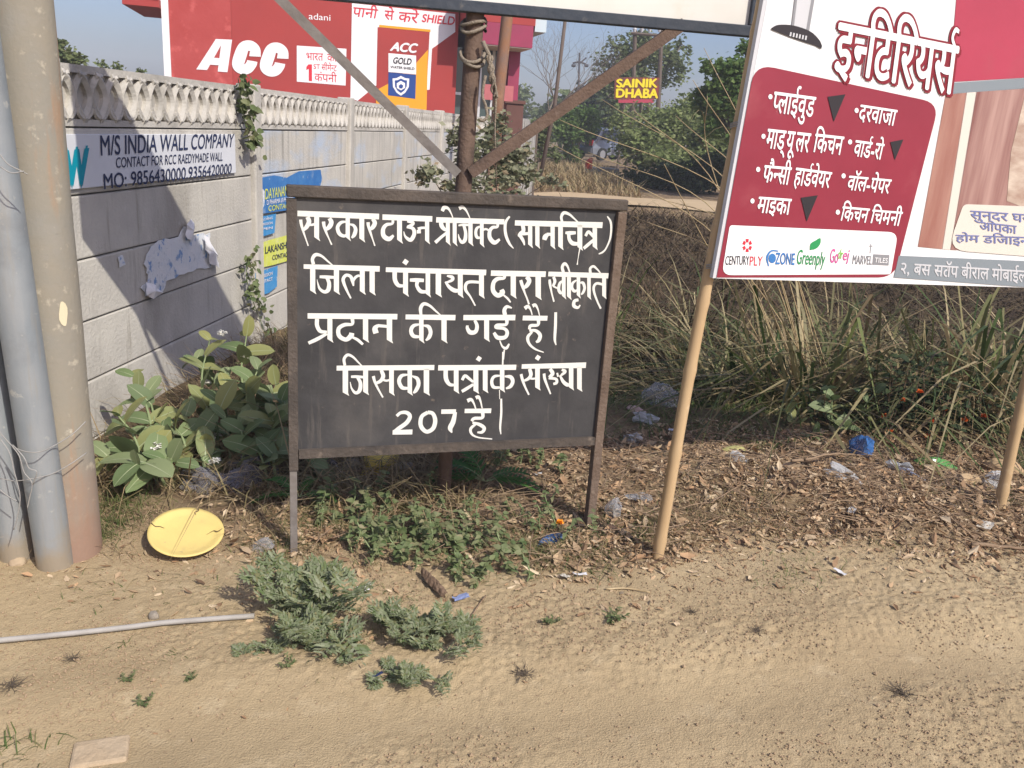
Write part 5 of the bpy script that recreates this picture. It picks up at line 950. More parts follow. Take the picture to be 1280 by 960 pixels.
# small clods and crumbs on the bare earth
mb = MB()
for k in range(30000):
    x = rnd.uniform(-1.7, 2.3); y = rnd.uniform(1.6, float(edge_y(x)) + .25)
    if rnd.random() > .12 + .95 * float(sstep(.35, .62, vnoise(x, y, .34))) or rnd.random() < .85 * math.exp(-((y - 1.98 - .26 * x) / .13) ** 2): continue
    r = rnd.uniform(.0018, .0056) * (1 if rnd.random() < .985 else 1.9); z = float(height(x, y)) + r * .45
    T_ = [Vector((rnd.uniform(.6, 1), 0, 0)), Vector((-rnd.uniform(.6, 1), 0, 0)), Vector((0, rnd.uniform(.6, 1), 0)), Vector((0, -rnd.uniform(.6, 1), 0)), Vector((0, 0, .7)), Vector((0, 0, -.7))]; a = rnd.uniform(0, 3.14); rot = Matrix.Rotation(a, 3, 'Z'); c = Vector((x, y, z))
    mb.add([c + rot @ (t * r) for t in T_], [(0, 2, 4), (2, 1, 4), (1, 3, 4), (3, 0, 4), (2, 0, 5), (1, 2, 5), (3, 1, 5), (0, 3, 5)])
o = mb.build('earth_crumbs', mat('earth_crumb', (.36, .26, .165), .95, (.26, .185, .115), 30)); tag(o, 'small crumbs of earth on the bare road', 'earth', kind='stuff')
# ---------------------------------------------------------------- litter and small things
def crumple(name, px, size, m, label, cat, seed, flat=.5, Y=None, rough=.5, sub=3, group=None, lift=0.0, part=None):
    rnd = random.Random(seed); p = gpx(*px) if Y is None else A(px[0], px[1], Y); b = bmesh.new(); bmesh.ops.create_icosphere(b, subdivisions=sub, radius=1)
    off = Vector((rnd.uniform(0, 50), rnd.uniform(0, 50), rnd.uniform(0, 50)))
    from mathutils import noise as ns
    for v in b.verts:
        n = ns.noise(v.co * 1.3 + off) * rough * .9 + abs(ns.noise(v.co * 2.3 + off)) * rough * .9
        v.co = v.co * (1 + n); v.co = Vector((v.co.x * size[0], v.co.y * size[1], max(-.3, v.co.z) * size[2] * 1))
    me = bpy.data.meshes.new(name); b.to_mesh(me); b.free(); me.materials.append(m); o = bpy.data.objects.new(name, me); COL.objects.link(o)
    zb = hz(p.x, p.y) if Y is None else p.z; o.location = (p.x, p.y, zb + size[2] * .28 + lift); o.rotation_euler = (rnd.uniform(-.15, .15), rnd.uniform(-.15, .15), rnd.uniform(0, 6)); me.polygons.foreach_set('use_smooth', [rough < .5] * len(me.polygons))
    return tag(o, label, cat, group)
GB = 'litter thrown down along the verge'
crumple('plastic_bag', (262, 612), (.10, .07, .055), M['greybag'], 'crumpled grey shiny plastic bag under the milkweeds, left of two', 'bag', 1, group=GB, rough=.9, sub=(4 if 0 else 3))
crumple('plastic_bag', (312, 605), (.10, .08, .075), M['greybag'], 'dark transparent plastic bag lying between the milkweeds and the left sign leg', 'bag', 2, group=GB, rough=.9, sub=(4 if 0 else 3))
crumple('plastic_bag', (325, 590), (.05, .04, .05), M['milkbag'], 'whitish plastic scrap on top of the dark bag', 'bag', 22, group=GB, rough=.9, sub=(4 if 0 else 3))
crumple('plastic_bag', (826, 500), (.12, .09, .085), M['clear'], 'large clear crumpled plastic bag left of the bamboo pole', 'bag', 3, group=GB, rough=.7, sub=(4 if 0 else 3))
crumple('plastic_bag', (780, 468), (.075, .075, .09), M['clear'], 'clear rounded plastic bag beside the right edge of the sign board', 'bag', 4, group=GB, rough=.6, sub=(4 if 0 else 3))
crumple('plastic_bag', (806, 531), (.06, .04, .03), M['milkbag'], 'white plastic scrap below the large clear bag', 'bag', 5, group=GB, rough=.9, sub=(4 if 0 else 3))
crumple('plastic_bag', (790, 552), (.04, .035, .03), M['milkbag'], 'small white plastic scrap close to the right sign leg', 'bag', 6, group=GB, rough=.9, sub=(4 if 0 else 3))
crumple('paper_wrapper', (795, 517), (.07, .03, .018), mat('pinkish_wrapper', (.58, .40, .36), .5), 'flattened pale pink wrapper between the white scraps', 'wrapper', 7, group=GB, rough=.5)
crumple('plastic_bag', (1073, 575), (.055, .05, .085), M['bluebag'], 'bright blue crumpled plastic bag below the tall grass', 'bag', 8, group=GB, rough=.6, sub=(4 if 0 else 3))
crumple('plastic_bag', (1168, 592), (.09, .05, .035), M['greenbag'], 'shiny green plastic packet right of the blue bag', 'bag', 9, group=GB, rough=.6, sub=(4 if 0 else 3))
crumple('plastic_bag', (1125, 607), (.07, .04, .035), M['milkbag'], 'milky plastic scrap in front of the green packet', 'bag', 10, group=GB, rough=.9, sub=(4 if 0 else 3))
crumple('plastic_bag', (1243, 618), (.06, .05, .05), M['milkbag'], 'white and blue plastic packet beside the right bamboo pole', 'bag', 11, group=GB, rough=.7, sub=(4 if 0 else 3))
crumple('plastic_bag', (1050, 622), (.07, .04, .02), M['milkbag'], 'thin pale plastic film on the dry leaf heap', 'bag', 12, group=GB, rough=.9, sub=(4 if 0 else 3))
crumple('plastic_bag', (918, 594), (.055, .035, .022), M['milkbag'], 'pale plastic scrap at the left end of the leaf heap', 'bag', 13, group=GB, rough=.8, sub=(4 if 0 else 3))
crumple('plastic_bag', (765, 650), (.035, .03, .05), M['clear'], 'clear plastic bottle scrap at the foot of the right sign leg', 'bag', 14, group=GB, rough=.5, sub=(4 if 0 else 3))
crumple('plastic_bag', (800, 632), (.06, .035, .014), M['clear'], 'clear flat film between the right sign leg and the bamboo pole', 'bag', 15, group=GB, rough=.7, sub=(4 if 0 else 3))
crumple('plastic_bag', (690, 676), (.05, .03, .02), M['bluebag'], 'dark blue scrap in the weeds left of the right sign leg', 'bag', 16, group=GB, rough=.7, sub=(4 if 0 else 3))
crumple('plastic_bag', (330, 684), (.035, .03, .02), M['clear'], 'small clear scrap left of the left sign leg', 'bag', 17, group=GB, rough=.7, sub=(4 if 0 else 3))
crumple('plastic_bag', (410, 600), (.05, .04, .06), M['greybag'], 'grey bag scrap in the shade under the sign', 'bag', 18, group=GB, rough=.8, sub=(4 if 0 else 3))
crumple('clay_pot', (1252, 594), (.085, .06, .045), M['clay'], 'broken tan clay pot half buried by the right bamboo pole', 'pot', 19, group=None, rough=.25, sub=4)
crumple('cardboard_scrap', (1205, 612), (.09, .05, .03), M['cardboard'], 'brown cardboard scrap between green packet and clay pot', 'scrap', 20, group=GB, rough=.5)
def scrap(px, l, w, m, label, seed, cat='scrap', name='litter_scrap', rz=None, tilt=.2, lift=.012, curl=.25):
    rnd = random.Random(seed); p = gpx(*px); mb = MB(); n = 4; V = []
    for i in range(n + 1):
        for j in range(n + 1):
            x = (i / n - .5) * l * (1 + rnd.uniform(-.08, .08)); y = (j / n - .5) * w * (1 + rnd.uniform(-.12, .12)); V.append((x, y, rnd.uniform(0, .006) + curl * abs(x) * abs(x) / max(l, .01)))
    k = n + 1; F = [(i * k + j, (i + 1) * k + j, (i + 1) * k + j + 1, i * k + j + 1) for i in range(n) for j in range(n)]; mb.add(V, F); o = mb.build(name, m, smooth=False); s = o.modifiers.new('thick', 'SOLIDIFY'); s.thickness = .0012
    o.location = (p.x, p.y, hz(p.x, p.y) + lift); o.rotation_euler = (rnd.uniform(-tilt, tilt) - .12, rnd.uniform(-tilt, tilt), rnd.uniform(0, 3.1) if rz is None else rz); return tag(o, label, cat, GB)
scrap((455, 735), .055, .035, M['flex_text'], 'white folded paper scrap beside the feathery weeds', 1, rz=.4, tilt=.6)
scrap((576, 748), .055, .028, mat('blue_wrapper', (.20, .24, .40), .4), 'small bluish wrapper on the bare earth below the hoarding pipe', 2, rz=.5)
scrap((986, 583), .07, .05, M['tin'], 'silver snack wrapper in the shade left of the blue bag', 3, rz=.1, tilt=.5)
scrap((1140, 614), .10, .035, M['tin'], 'bent silver foil wrapper on the right of the leaf heap', 4, rz=-.5, tilt=.5)
scrap((724, 722), .05, .022, M['p_lgrey'], 'pale grey scrap on the earth left of the bamboo foot', 5, rz=.1)
scrap((705, 724), .025, .04, M['paper'], 'cream paper scrap left of the pale grey scrap', 6)
scrap((470, 851), .04, .014, M['navy'], 'tiny dark blue wrapper under the nearest feathery weed', 7, rz=.5)
scrap((1048, 722), .05, .02, M['p_lgrey'], 'pale blue-grey scrap in the grass tuft right of the bamboo foot', 8)
scrap((640, 735), .10, .045, M['cardboard'], 'dry curled brown leaf-like card under the sign', 9, lift=.02) if 0 else None
scrap((1060, 660), .06, .03, M['milkbag'], 'white scrap near the lower edge of the leaf heap', 10)
scrap((1228, 672), .07, .05, M['paper'], 'tan paper scrap at the right end of the leaf heap', 11, rz=.8)
scrap((670, 604), .05, .02, M['p_lgrey'], 'pale scrap behind the right sign leg', 12, rz=0)
scrap((840, 545), .06, .03, M['tin'], 'dull foil scrap by the bamboo pole', 13, rz=0)
# yellow paper plate, torn at its edge
pc = gpx(233, 683); pp = thing('paper_plate', (pc.x, pc.y, 0), 'round yellow paper plate with torn cracked edges lying on the earth', 'plate'); mb = MB(); V = [(0, 0, 0)]; F = []; NS = 56; rings = ((.045, 0), (.09, .001), (.105, .004), (.118, .010), (.131, .012))
rnd = random.Random(5); cuts = {13: .2, 27: .4, 54: .3}
for r, z in rings:
    for k in range(NS):
        a = 2 * math.pi * k / NS; rr_ = r * (1 + .012 * math.sin(3 * a + 1)) ; zz = z + .0015 * math.sin(2 * a) * (r / .13)
        pass
        V.append((rr_ * math.cos(a), rr_ * math.sin(a), zz))
F += [(0, 1 + k, 1 + (k + 1) % NS) for k in range(NS)]
for i in range(len(rings) - 1):
    for k in range(NS):
        F.append((1 + i * NS + k, 1 + (i + 1) * NS + k, 1 + (i + 1) * NS + (k + 1) % NS, 1 + i * NS + (k + 1) % NS))
tl_ = Matrix.Rotation(R(14), 3, 'X') @ Matrix.Rotation(R(9), 3, 'Y'); mb.add([Vector((pc.x, pc.y, .052)) + tl_ @ Vector(v) for v in V], F); o = mb.build('plate_dish', M['yellow'], pp, smooth=True); s = o.modifiers.new('t', 'SOLIDIFY'); s.thickness = .003
M['crack'] = mat('dark_crack', (.10, .07, .035), .9)
for q in ([(.118, .045, .0018), (.105, .030, .005), (.088, .034, .003), (.072, .012, .001)], [(-.004, .129, .007), (.004, .118, .0045), (-.006, .108, .004), (.002, .100, .001)], [(-.128, .006, .004), (-.110, -.002, .003), (-.095, .006, .003), (-.078, .004, .001)]):
    mb = MB(); V, F = ribbon(crv(q, 4)); zz = lambda x, y: .0035 + (0 if math.hypot(x, y) < .09 else .013 * min(1, (math.hypot(x, y) - .088) / .043)) + .0015 * math.sin(2 * math.atan2(y, x)) * math.hypot(x, y) / .13
    mb.add([Vector((pc.x, pc.y, .052)) + tl_ @ Vector((x, y, zz(x, y))) for x, y in V], F); mb.build('crack', M['crack'], pp)
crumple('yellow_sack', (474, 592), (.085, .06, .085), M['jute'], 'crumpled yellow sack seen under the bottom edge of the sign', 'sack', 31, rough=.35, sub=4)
crumple('stone', (440, 595), (.06, .045, .055), M['stone'], 'brownish stone left of the yellow sack', 'stone', 32, rough=.25)
crumple('stone', (192, 770), (.018, .014, .018), M['stone'], 'small pale stone lying behind the thin grey pipe', 'stone', 33, rough=.25)
crumple('stone', (22, 698), (.05, .03, .018), mat('crumbled_mortar', (.42, .33, .22), .95, (.36, .27, .18), 20), 'crumbled tan lump under the foot of the outer grey pipe', 'stone', 36, rough=.3)
crumple('stone', (505, 600), (.06, .05, .05), M['stone'], 'dusty stone right of the yellow sack', 'stone', 34, rough=.3)
# half-buried flat leaf and yellow-green gourd
cl = thing('dry_gourd', gpx(912, 572), 'pale yellow-green dry gourd shell at the top of the leaf heap', 'gourd'); b_ = gpx(912, 572); mb = MB()
mb.tube([b_ + Vector((x, .0, .03 + .01 * math.sin(x * 30))) for x in np.linspace(-.08, .08, 13)], [.004 + .028 * math.sqrt(max(0, 1 - (k / 6 - 1) ** 2)) for k in range(13)], 14); mb.build('shell', mat('gourd_skin', (.42, .40, .16), .6, (.34, .31, .12), 8), cl, smooth=True)
# bark slab
bk = thing('bark_piece', gpx(545, 735), 'long brown strip of tree bark lying near the hoarding pipe', 'bark'); mb = MB(); a = gpx(528, 716); b = gpx(558, 748); 
dd_ = (b - a).normalized(); sd_ = Vector((dd_.y, -dd_.x, 0)); rb_ = random.Random(3); V = []; nb = 14
for i in range(nb + 1):
    t = i / nb; w_ = .019 * (1 - .5 * abs(2 * t - 1) ** 3) * rb_.uniform(.8, 1.1); c = a + dd_ * ((b - a).length * t)
    for jj in range(7):
        u = jj / 3 - 1; V.append(c + sd_ * (w_ * u) + Vector((0, 0, .006 + .016 * (1 - u * u) + rb_.uniform(-.0025, .0025))))
mb.add(V, [(i * 7 + jj, i * 7 + jj + 1, i * 7 + jj + 8, i * 7 + jj + 7) for i in range(nb) for jj in range(6)]); mb.build('strip', M['bark'], bk)
# brick flush with the sand
bq_ = gpx(125, 935); br_ = thing('brick', bq_, 'dusty pink brick half sunk in the sand at the lower left', 'brick'); mb = MB(); mb.box(bq_ + Vector((0, 0, -.031)), Vector((.062, .022, 0)), Vector((-.016, .045, 0)), Vector((0, 0, .026))); bevel(mb.build('block', M['brick'], br_), .008)
# thin grey pipe across the sand
hs = thing('grey_conduit', gpx(160, 787), 'thin grey plastic conduit lying across the sand at the left', 'pipe'); mb = MB(); C = crv([tuple(gpx(x, y)) for x, y in ((-30, 806), (0, 803), (80, 796), (160, 788), (200, 783), (250, 779), (318, 774))], 5); mb.tube([(x, y, hz(x, y) + .017) for x, y, z in C], .0085, 10); mb.build('tube', M['hose'], hs, smooth=True)
# sticks
def stick(pts, r, label, m='twig', name='stick', lift=.008, group='sticks on the ground'):
    P = [gpx(*p) for p in pts]; o = thing(name, P[0], label, 'stick', group); mb = MB(); C = crv([tuple(p) for p in P], 5); mb.tube([(x, y, float(height(x, y)) + lift) for x, y, z in C], [r * (1 - .5 * i / len(C)) for i in range(len(C))], 6); mb.build('shaft', M[m], o, smooth=True); return o
stick([(757, 739), (785, 739), (812, 745)], .004, 'short pale stick on the sand left of the bamboo foot', 'straw')
stick([(607, 745), (592, 768), (578, 795)], .003, 'thin dark twig on the sand right of the low feathery weed')
stick([(983, 612), (1010, 608), (1035, 592), (1060, 590)], .008, 'forked bare branch on top of the leaf heap', lift=.05)
stick([(1000, 612), (1040, 600), (1090, 592)], .006, 'slim branch crossing the forked one on the leaf heap', lift=.06)
stick([(922, 578), (945, 592), (965, 605)], .006, 'brown twig leaning from the gourd shell', lift=.04)
stick([(980, 560), (995, 575), (1012, 596)], .005, 'bent twig sticking up left of the blue bag', lift=.08)
stick([(1175, 608), (1205, 628), (1245, 648)], .007, 'long tan branch lying towards the right bamboo pole', lift=.02)
stick([(1212, 691), (1245, 692), (1282, 694)], .010, 'flat grey stick at the right edge of the photo', lift=.015)
stick([(893, 675), (903, 672), (914, 672)], .004, 'small straw-coloured stick in the leaf heap', 'straw', lift=.03)
stick([(1150, 655), (1180, 668), (1225, 690)], .005, 'curved twig at the right end of the leaf heap', lift=.02)
# sprouts and dead tufts on the bare earth
proto = None
def sprout_mesh(seed, m_l):
    ml, ms = MB(), MB(); rnd = random.Random(seed)
    for k in range(7):
        d = rdir(rnd, (.1, .9)); P = [d * .03 * i / 3 for i in range(4)]; ms.tube(P, .001, 4, cap=False)
        for i in (1, 2, 3):
            for s in (0, 1): ml.leaf(P[i], rdir(rnd, (0, .6)), (0, 0, 1), .017, .009, 0, 2, .2, .2)
    return ml, ms
SP = [((770, 778), 1.25, 'bright green sprout alone on the sand right of centre'), ((180, 879), .7, 'tiny dark sprout nearest the lower left corner'), ((358, 838), .7, 'dark green sprout below the left feathery weeds'), ((575, 788), 1.1, 'green sprout beside the thin dark twig'), ((690, 782), .9, 'flat pale sprout left of the bright green one'), ((240, 853), .6, 'tiny sprout on the sand left of the feathery weeds'), ((160, 853), .6, 'tiny sprout second from the lower left corner')]
for i, (px, s, lab) in enumerate(SP):
    p = gpx(*px)
    if proto is None: ml, ms = sprout_mesh(3, None); proto = plant_at('sprout', p, [('foliage', ml, M['weed'], True), ('stem', ms, M['weed'], False)], lab, 'sprout', 'sprouts on the bare earth'); o = proto
    else: o = copy_tree(proto); o['label'] = lab
    o.location = (p.x, p.y, float(height(p.x, p.y)) + .003); o.rotation_euler.z = i * 1.3; o.scale = (s, s, s)
proto = None
DT = [((652, 845), .8, 'dark dead tuft on the sand below the centre'), ((1128, 866), .95, 'dark dead tuft in the lower right of the sand'), ((92, 822), .55, 'small dead tuft under the grey conduit'), ((15, 856), .8, 'flattened dead tuft at the left edge of the photo'), ((945, 797), .6, 'small dead tuft on the sand below the bamboo foot'), ((865, 770), .5, 'faint dead tuft just below the bamboo foot')]
for i, (px, s, lab) in enumerate(DT):
    p = gpx(*px)
    if proto is None:
        rnd = random.Random(9); mb = MB()
        for k in range(46):
            d = rdir(rnd, (.0, .7)).normalized(); L_ = rnd.uniform(.012, .055); off_ = Vector((rnd.gauss(0, .014), rnd.gauss(0, .014), 0)); P = [off_ + d * L_ * j / 3 + Vector((rnd.uniform(-.006, .006), rnd.uniform(-.006, .006), rnd.uniform(0, .006))) for j in range(4)]; mb.tube(P, [.0016, .0014, .001, .0005], 4, cap=False)
        proto = plant_at('dead_tuft', p, [('stems', mb, mat('dead_stem', (.09, .07, .05), .95), False)], lab, 'dead weed', 'dead tufts on the bare earth'); o = proto
    else: o = copy_tree(proto); o['label'] = lab
    o.location = (p.x, p.y, float(height(p.x, p.y)) + .002); o.rotation_euler.z = i * 1.7; o.scale = (s, s, s * .6)
# lantana with orange flowers, and broad-leaved plants in the ditch mouth
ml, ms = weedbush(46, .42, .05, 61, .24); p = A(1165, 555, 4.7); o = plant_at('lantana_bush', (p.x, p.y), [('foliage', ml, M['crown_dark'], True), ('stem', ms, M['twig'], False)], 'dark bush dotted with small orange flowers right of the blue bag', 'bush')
rnd = random.Random(6)
for x, y in ((1105, 520), (1150, 490), (1180, 512), (1165, 527), (1112, 540), (1158, 545), (1182, 540), (1128, 500), (1205, 525), (1230, 520)):
    c = A(x, y, 4.5) - o.location; mb = MB()
    for k in range(14): mb.leaf(c, rdir(rnd, (-.2, 1.2)), rdir(rnd), .022, .016, 0, 2, .1, .1, 'round')
    mb.build('flower', M['lantana'], o, world=False)
milkweed([(A(1010, 580, 4.7), A(985, 515, 4.6), 4, .10), (A(1015, 582, 4.7), A(1040, 500, 4.6), 4, .10), (A(1030, 585, 4.6), A(1060, 535, 4.5), 3, .10), (A(1020, 580, 4.7), A(1015, 545, 4.4), 3, .10), (A(1030, 580, 4.7), A(1095, 490, 4.7), 4, .1)], 'shaded milkweed in front of the tall grass, above the blue bag', [], 41)

# ---------------------------------------------------------------- the red painted building
FC = Plane(atY(570, 140, 23.0) * 1.0, 14.0); FC.p.z = 0; FC.dw = .0008
bd = thing('shop_building', FC.at(-4, 0), 'red painted building with large white cement advertising behind the concrete wall', 'building')
u0, _ = FC.px(213, 60); u1, _ = FC.px(571, 80); ZT = 6.3
um, _ = FC.px(290, 60)
mb = MB(); mb.pbox(FC, um, u1, -.1, ZT, -7, 0); mb.build('wall', M['acc_red'], bd)
mb = MB(); mb.pbox(FC, u0, um - .004, -.1, ZT, -7, -.004); mb.build('wall', M['acc_faded'], bd); bd.children[-1]['label'] = 'paler faded left part of the red wall'
mb = MB(); mb.pbox(FC, u0 - .16, u0 - .004, -.1, ZT, -7, .03); mb.build('corner_pilaster', M['acc_white'], bd)
zc = FC.px(200, 8)[1]; zf = FC.px(200, 2)[1]
mb = MB(); mb.pbox(FC, u0 - .95, u0 - .165, zc - .05, zc + .12, -2.5, .3); mb.build('side_canopy', M['acc_red'], bd); mb = MB(); mb.pbox(FC, u0 - 1.0, u0 - .165, zc + .125, zc + .42, -2.5, .34); mb.build('side_canopy_edge', M['acc_white'], bd)
def paint(m, pts=None, texts=(), w=.006, name='painted_advert'):
    mb = MB()
    if pts: quad_poly(mb, FC, pts, w)
    o = mb.build(name, M[m], bd) if pts else None
    for VF, q, y1 in texts: mb = MB(); put_text(mb, VF, FC, q, w, 0, 0, y1); o = mb.build(name, M[m], bd)
    return o
mb = MB(); fz = lambda x, y: FC.px(180 + x * .15625, y * .15625)
for k, q in enumerate(([(418, 555), (575, 312), (642, 315), (505, 560)], [(622, 314), (705, 318), (668, 578), (590, 572)], [(560, 462), (626, 468), (620, 524), (525, 517)])): mb.ppoly(FC, [fz(*p) for p in q], .006 + .002 * k)
for k in (0, 1):
    V, F = ribbon(crv([(888, 452, 92), (888, 398, 84), (850, 366, 82), (800, 378, 92), (772, 440, 100), (754, 515, 98), (785, 552, 84), (830, 548, 84), (860, 512, 84), (866, 488, 84)], 6)); mb.add([FC.at(*fz(x + 222 * k, y + 17 * k), .012) for x, y in V], F)
mb.build('painted_lettering', M['acc_white'], bd)
paint('acc_white', texts=[(glyphs('adani', .0), [(386, 15.5), (413, 18), (413, 26), (386, 24)], .72)], name='painted_lettering')
paint('acc_white', [(371, 57), (433, 61), (432, 107), (371, 102)])
paint('p_red', texts=[(devanagari(['भारत'], .0), [(383, 66), (404, 67), (404, 76), (383, 75)], .622), (devanagari(['की'], .0), [(409, 67.5), (421, 68.5), (421, 77), (409, 76.5)], .622), (glyphs('ST', .0), [(392, 80), (400, 80.5), (400, 86.5), (392, 86)], .69), (devanagari(['सीम', 'े', '~न', 'ट'], .0), [(402, 80.5), (421, 82), (421, 89), (402, 87.5)], .622), (devanagari(['कंपनी'], .0), [(393, 92), (421, 94), (421, 103), (393, 101)], .622)], w=.011, name='painted_lettering')
paint('p_red', [(385.5, 80.5), (390, 80.5), (390, 101.5), (386, 101), (386, 86), (383, 87.5), (383, 83.5)], w=.0115, name='painted_lettering')
paint('acc_white', [(440, 4), (569, 17.5), (569, 40), (540, 61), (537, 112), (500, 118), (470, 107), (447, 126), (438, 123)])
paint('p_red', texts=[(devanagari(['पानी'], .006), [(442, 9), (473, 12), (471, 23), (440, 20)], .622), (devanagari(['स', 'े'], .006), [(481, 13), (493, 14), (492, 25), (480, 24)], .622), (devanagari(['कर', 'े'], .006), [(499, 15), (524, 17), (522, 29), (497, 26.5)], .622), (glyphs('SHIELD', .02, .1), [(528, 17.5), (569, 21), (568, 31.5), (527, 27)], .69)], w=.011, name='painted_lettering')
paint('acc_red', [(472, 34), (537, 40), (532, 138), (470, 128)], w=.011)
paint('acc_orange', [(470, 130), (470, 113), (490, 102), (519, 80), (535, 62), (533, 140)], w=.016); paint('acc_orange', [(474, 31), (538, 37), (538, 40), (474, 34)], w=.016)
paint('acc_white', texts=[(glyphs('ACC', .05), [(491, 53), (523, 55), (520, 66), (487, 63)], .69)], w=.021, name='painted_lettering')
paint('acc_white', [(485.5, 66.5), (520, 69.5), (520, 93), (485.5, 90)], w=.021); paint('acc_blue', [(485.5, 90.5), (520, 93.5), (519, 123.5), (485, 119)], w=.021)
paint('black', texts=[(glyphs('GOLD', .03, .1), [(492, 71.5), (515, 73.5), (514, 81), (491, 79)], .69), (glyphs('WATER SHIELD', .01), [(488, 82), (518, 84.5), (518, 87.5), (488, 85)], .69)], w=.026, name='painted_lettering')
def shield(cx, cy, s): return [(cx + s * a, cy + s * b) for a, b in ((0, -1.1), (.5, -.85), (.95, -.8), (.9, .15), (.5, .8), (0, 1.15), (-.5, .8), (-.9, .15), (-.95, -.8), (-.5, -.85))]
paint('acc_white', shield(501, 107, 11), w=.026, name='painted_emblem'); paint('acc_blue', shield(501, 107, 8), w=.031, name='painted_emblem')
paint('acc_white', [(501 + 6 * math.cos(a), 107 + 6 * math.sin(a)) for a in [k * 2 * math.pi / 6 + .5 for k in range(6)]], w=.036, name='painted_emblem'); paint('acc_blue', [(501 + 3 * math.cos(a), 108 + 3 * math.sin(a)) for a in [k * 2 * math.pi / 5 - 1.57 for k in range(5)]], w=.041, name='painted_emblem')
# shop front to the right of the painted wall
def P_(x, y): return FC.px(x, y)
ug0, ug1, ue = P_(572, 80)[0], P_(637, 80)[0], P_(651, 80)[0]
zsoff = P_(610, 60)[1]
mb = MB(); mb.pbox(FC, ug0, ug1, -.1, zsoff, -.5, -.45); mb.build('shop_glass', M['glass'], bd)
for k in range(5):
    u = ug0 + (ug1 - ug0) * k / 4; mb = MB(); mb.pbox(FC, u - .035, u + .035, -.1, zsoff, -.449, -.40); mb.build('mullion', M['alu'], bd)
for z in (1.0, P_(600, 120)[1]): mb = MB(); mb.pbox(FC, ug0 + .04, ug1 - .04, z, z + .07, -.449, -.41); mb.build('transom', M['alu'], bd)
mb = MB(); mb.pbox(FC, ug1 + .005, ue, -.1, zsoff, -6, -.1); mb.build('corner_column', M['magenta'], bd)
zt = P_(610, 33)[1]; ur = P_(655, 40)[0]
mb = MB(); mb.pbox(FC, ug0 + .42, ur, zsoff + .005, zt, -7, 1.0); o = mb.build('canopy_fascia', M['magenta'], bd)
mb = MB(); mb.pbox(FC, ug0 + .44, ur - .02, zsoff - .02, zsoff, -.39, .98); mb.build('canopy_soffit', M['beige'], bd)
mb = MB(); mb.pbox(FC, ug0 + .005, ur + .04, zt + .005, zt + .9, -7, 1.0); mb.build('upper_wall', M['acc_red'], bd)
mb = MB(); mb.pbox(FC, ur + .06, ur + .35, zsoff + .4, zt + .85, -7, .9); mb.build('side_panel', mat('pale_blue_cladding', (.50, .58, .62), .6), bd)
# things by the shop
p0 = atY(616, 175, 17.0); pb = thing('pink_board', (p0.x, p0.y, 0), 'faded pink notice board on a post in front of the shop', 'board'); PBp = Plane((p0.x, p0.y, 0), 8); mb = MB(); a_, b_ = PBp.px(606, 105), PBp.px(641, 127); mb.pbox(PBp, a_[0], b_[0], b_[1], a_[1], -.03, 0); mb.build('board', M['pink'], pb); mb = MB(); c_ = (a_[0] + b_[0]) / 2; mb.pbox(PBp, c_ - .04, c_ + .04, -.1, b_[1] - .004, -.06, -.0); mb.build('post', M['iron'], pb)
p0 = atY(643, 190, 18.5); pi = thing('brown_pillar', (p0.x, p0.y, 0), 'square brown gate pillar between the concrete wall and the white corrugated sheet', 'pillar'); PI = Plane((p0.x, p0.y, 0), 10); a_, b_ = PI.px(633, 129), PI.px(655, 129); mb = MB(); mb.pbox(PI, a_[0], b_[0], -.1, a_[1], -.35, 0); bevel(mb.build('shaft', M['brownpaint'], pi), .02); mb = MB(); mb.pbox(PI, a_[0] - .03, b_[0] + .03, a_[1] + .002, a_[1] + .07, -.38, .03); mb.build('cap', M['brownpaint'], pi)
p0 = atY(660, 212, 19.5); cs = thing('corrugated_fence', (p0.x, p0.y, 0), 'short white corrugated sheet fence at the far end of the concrete wall', 'fence'); CP = Plane((p0.x, p0.y, 0), 30); a_ = CP.px(645, 150); b_ = CP.px(671, 150); zt_ = CP.px(655, 148)[1]; mb = MB(); V = []; n = 60
for i in range(n + 1):
    u = a_[0] + (b_[0] - a_[0]) * i / n; w = .03 * math.sin(i * 1.0); V += [CP.at(u, -.1, w), CP.at(u, zt_ - .35 * max(0, (i / n - .6)) / .4, w)]
mb.add(V, [(2 * i, 2 * i + 2, 2 * i + 3, 2 * i + 1) for i in range(n)]); o = mb.build('sheet', M['corr'], cs); s = o.modifiers.new('t', 'SOLIDIFY'); s.thickness = .004
mb = MB(); mb.tube([CP.at(b_[0] + .03, -.1, -.02), CP.at(b_[0] + .03, zt_ - .2, -.02)], .035, 8); mb.build('post', M['iron'], cs)
p0 = atY(621, 205, 12.5); rpole = thing('rusty_pole', (p0.x, p0.y, 0), 'orange-brown rusty pole standing in the shrub behind the hoarding pipe', 'pole'); mb = MB(); mb.tube([atY(618, 205, 12.5) * 1, atY(623, 120, 12.5), atY(634, 20, 12.5), atY(640, -60, 12.5)], [.085, .083, .08, .078], 16); mb.tube([Vector((p0.x - .05, p0.y, -.1)), atY(618, 205, 12.5)], .085, 16); mb.build('shaft', M['rust_orange'], rpole, smooth=True)
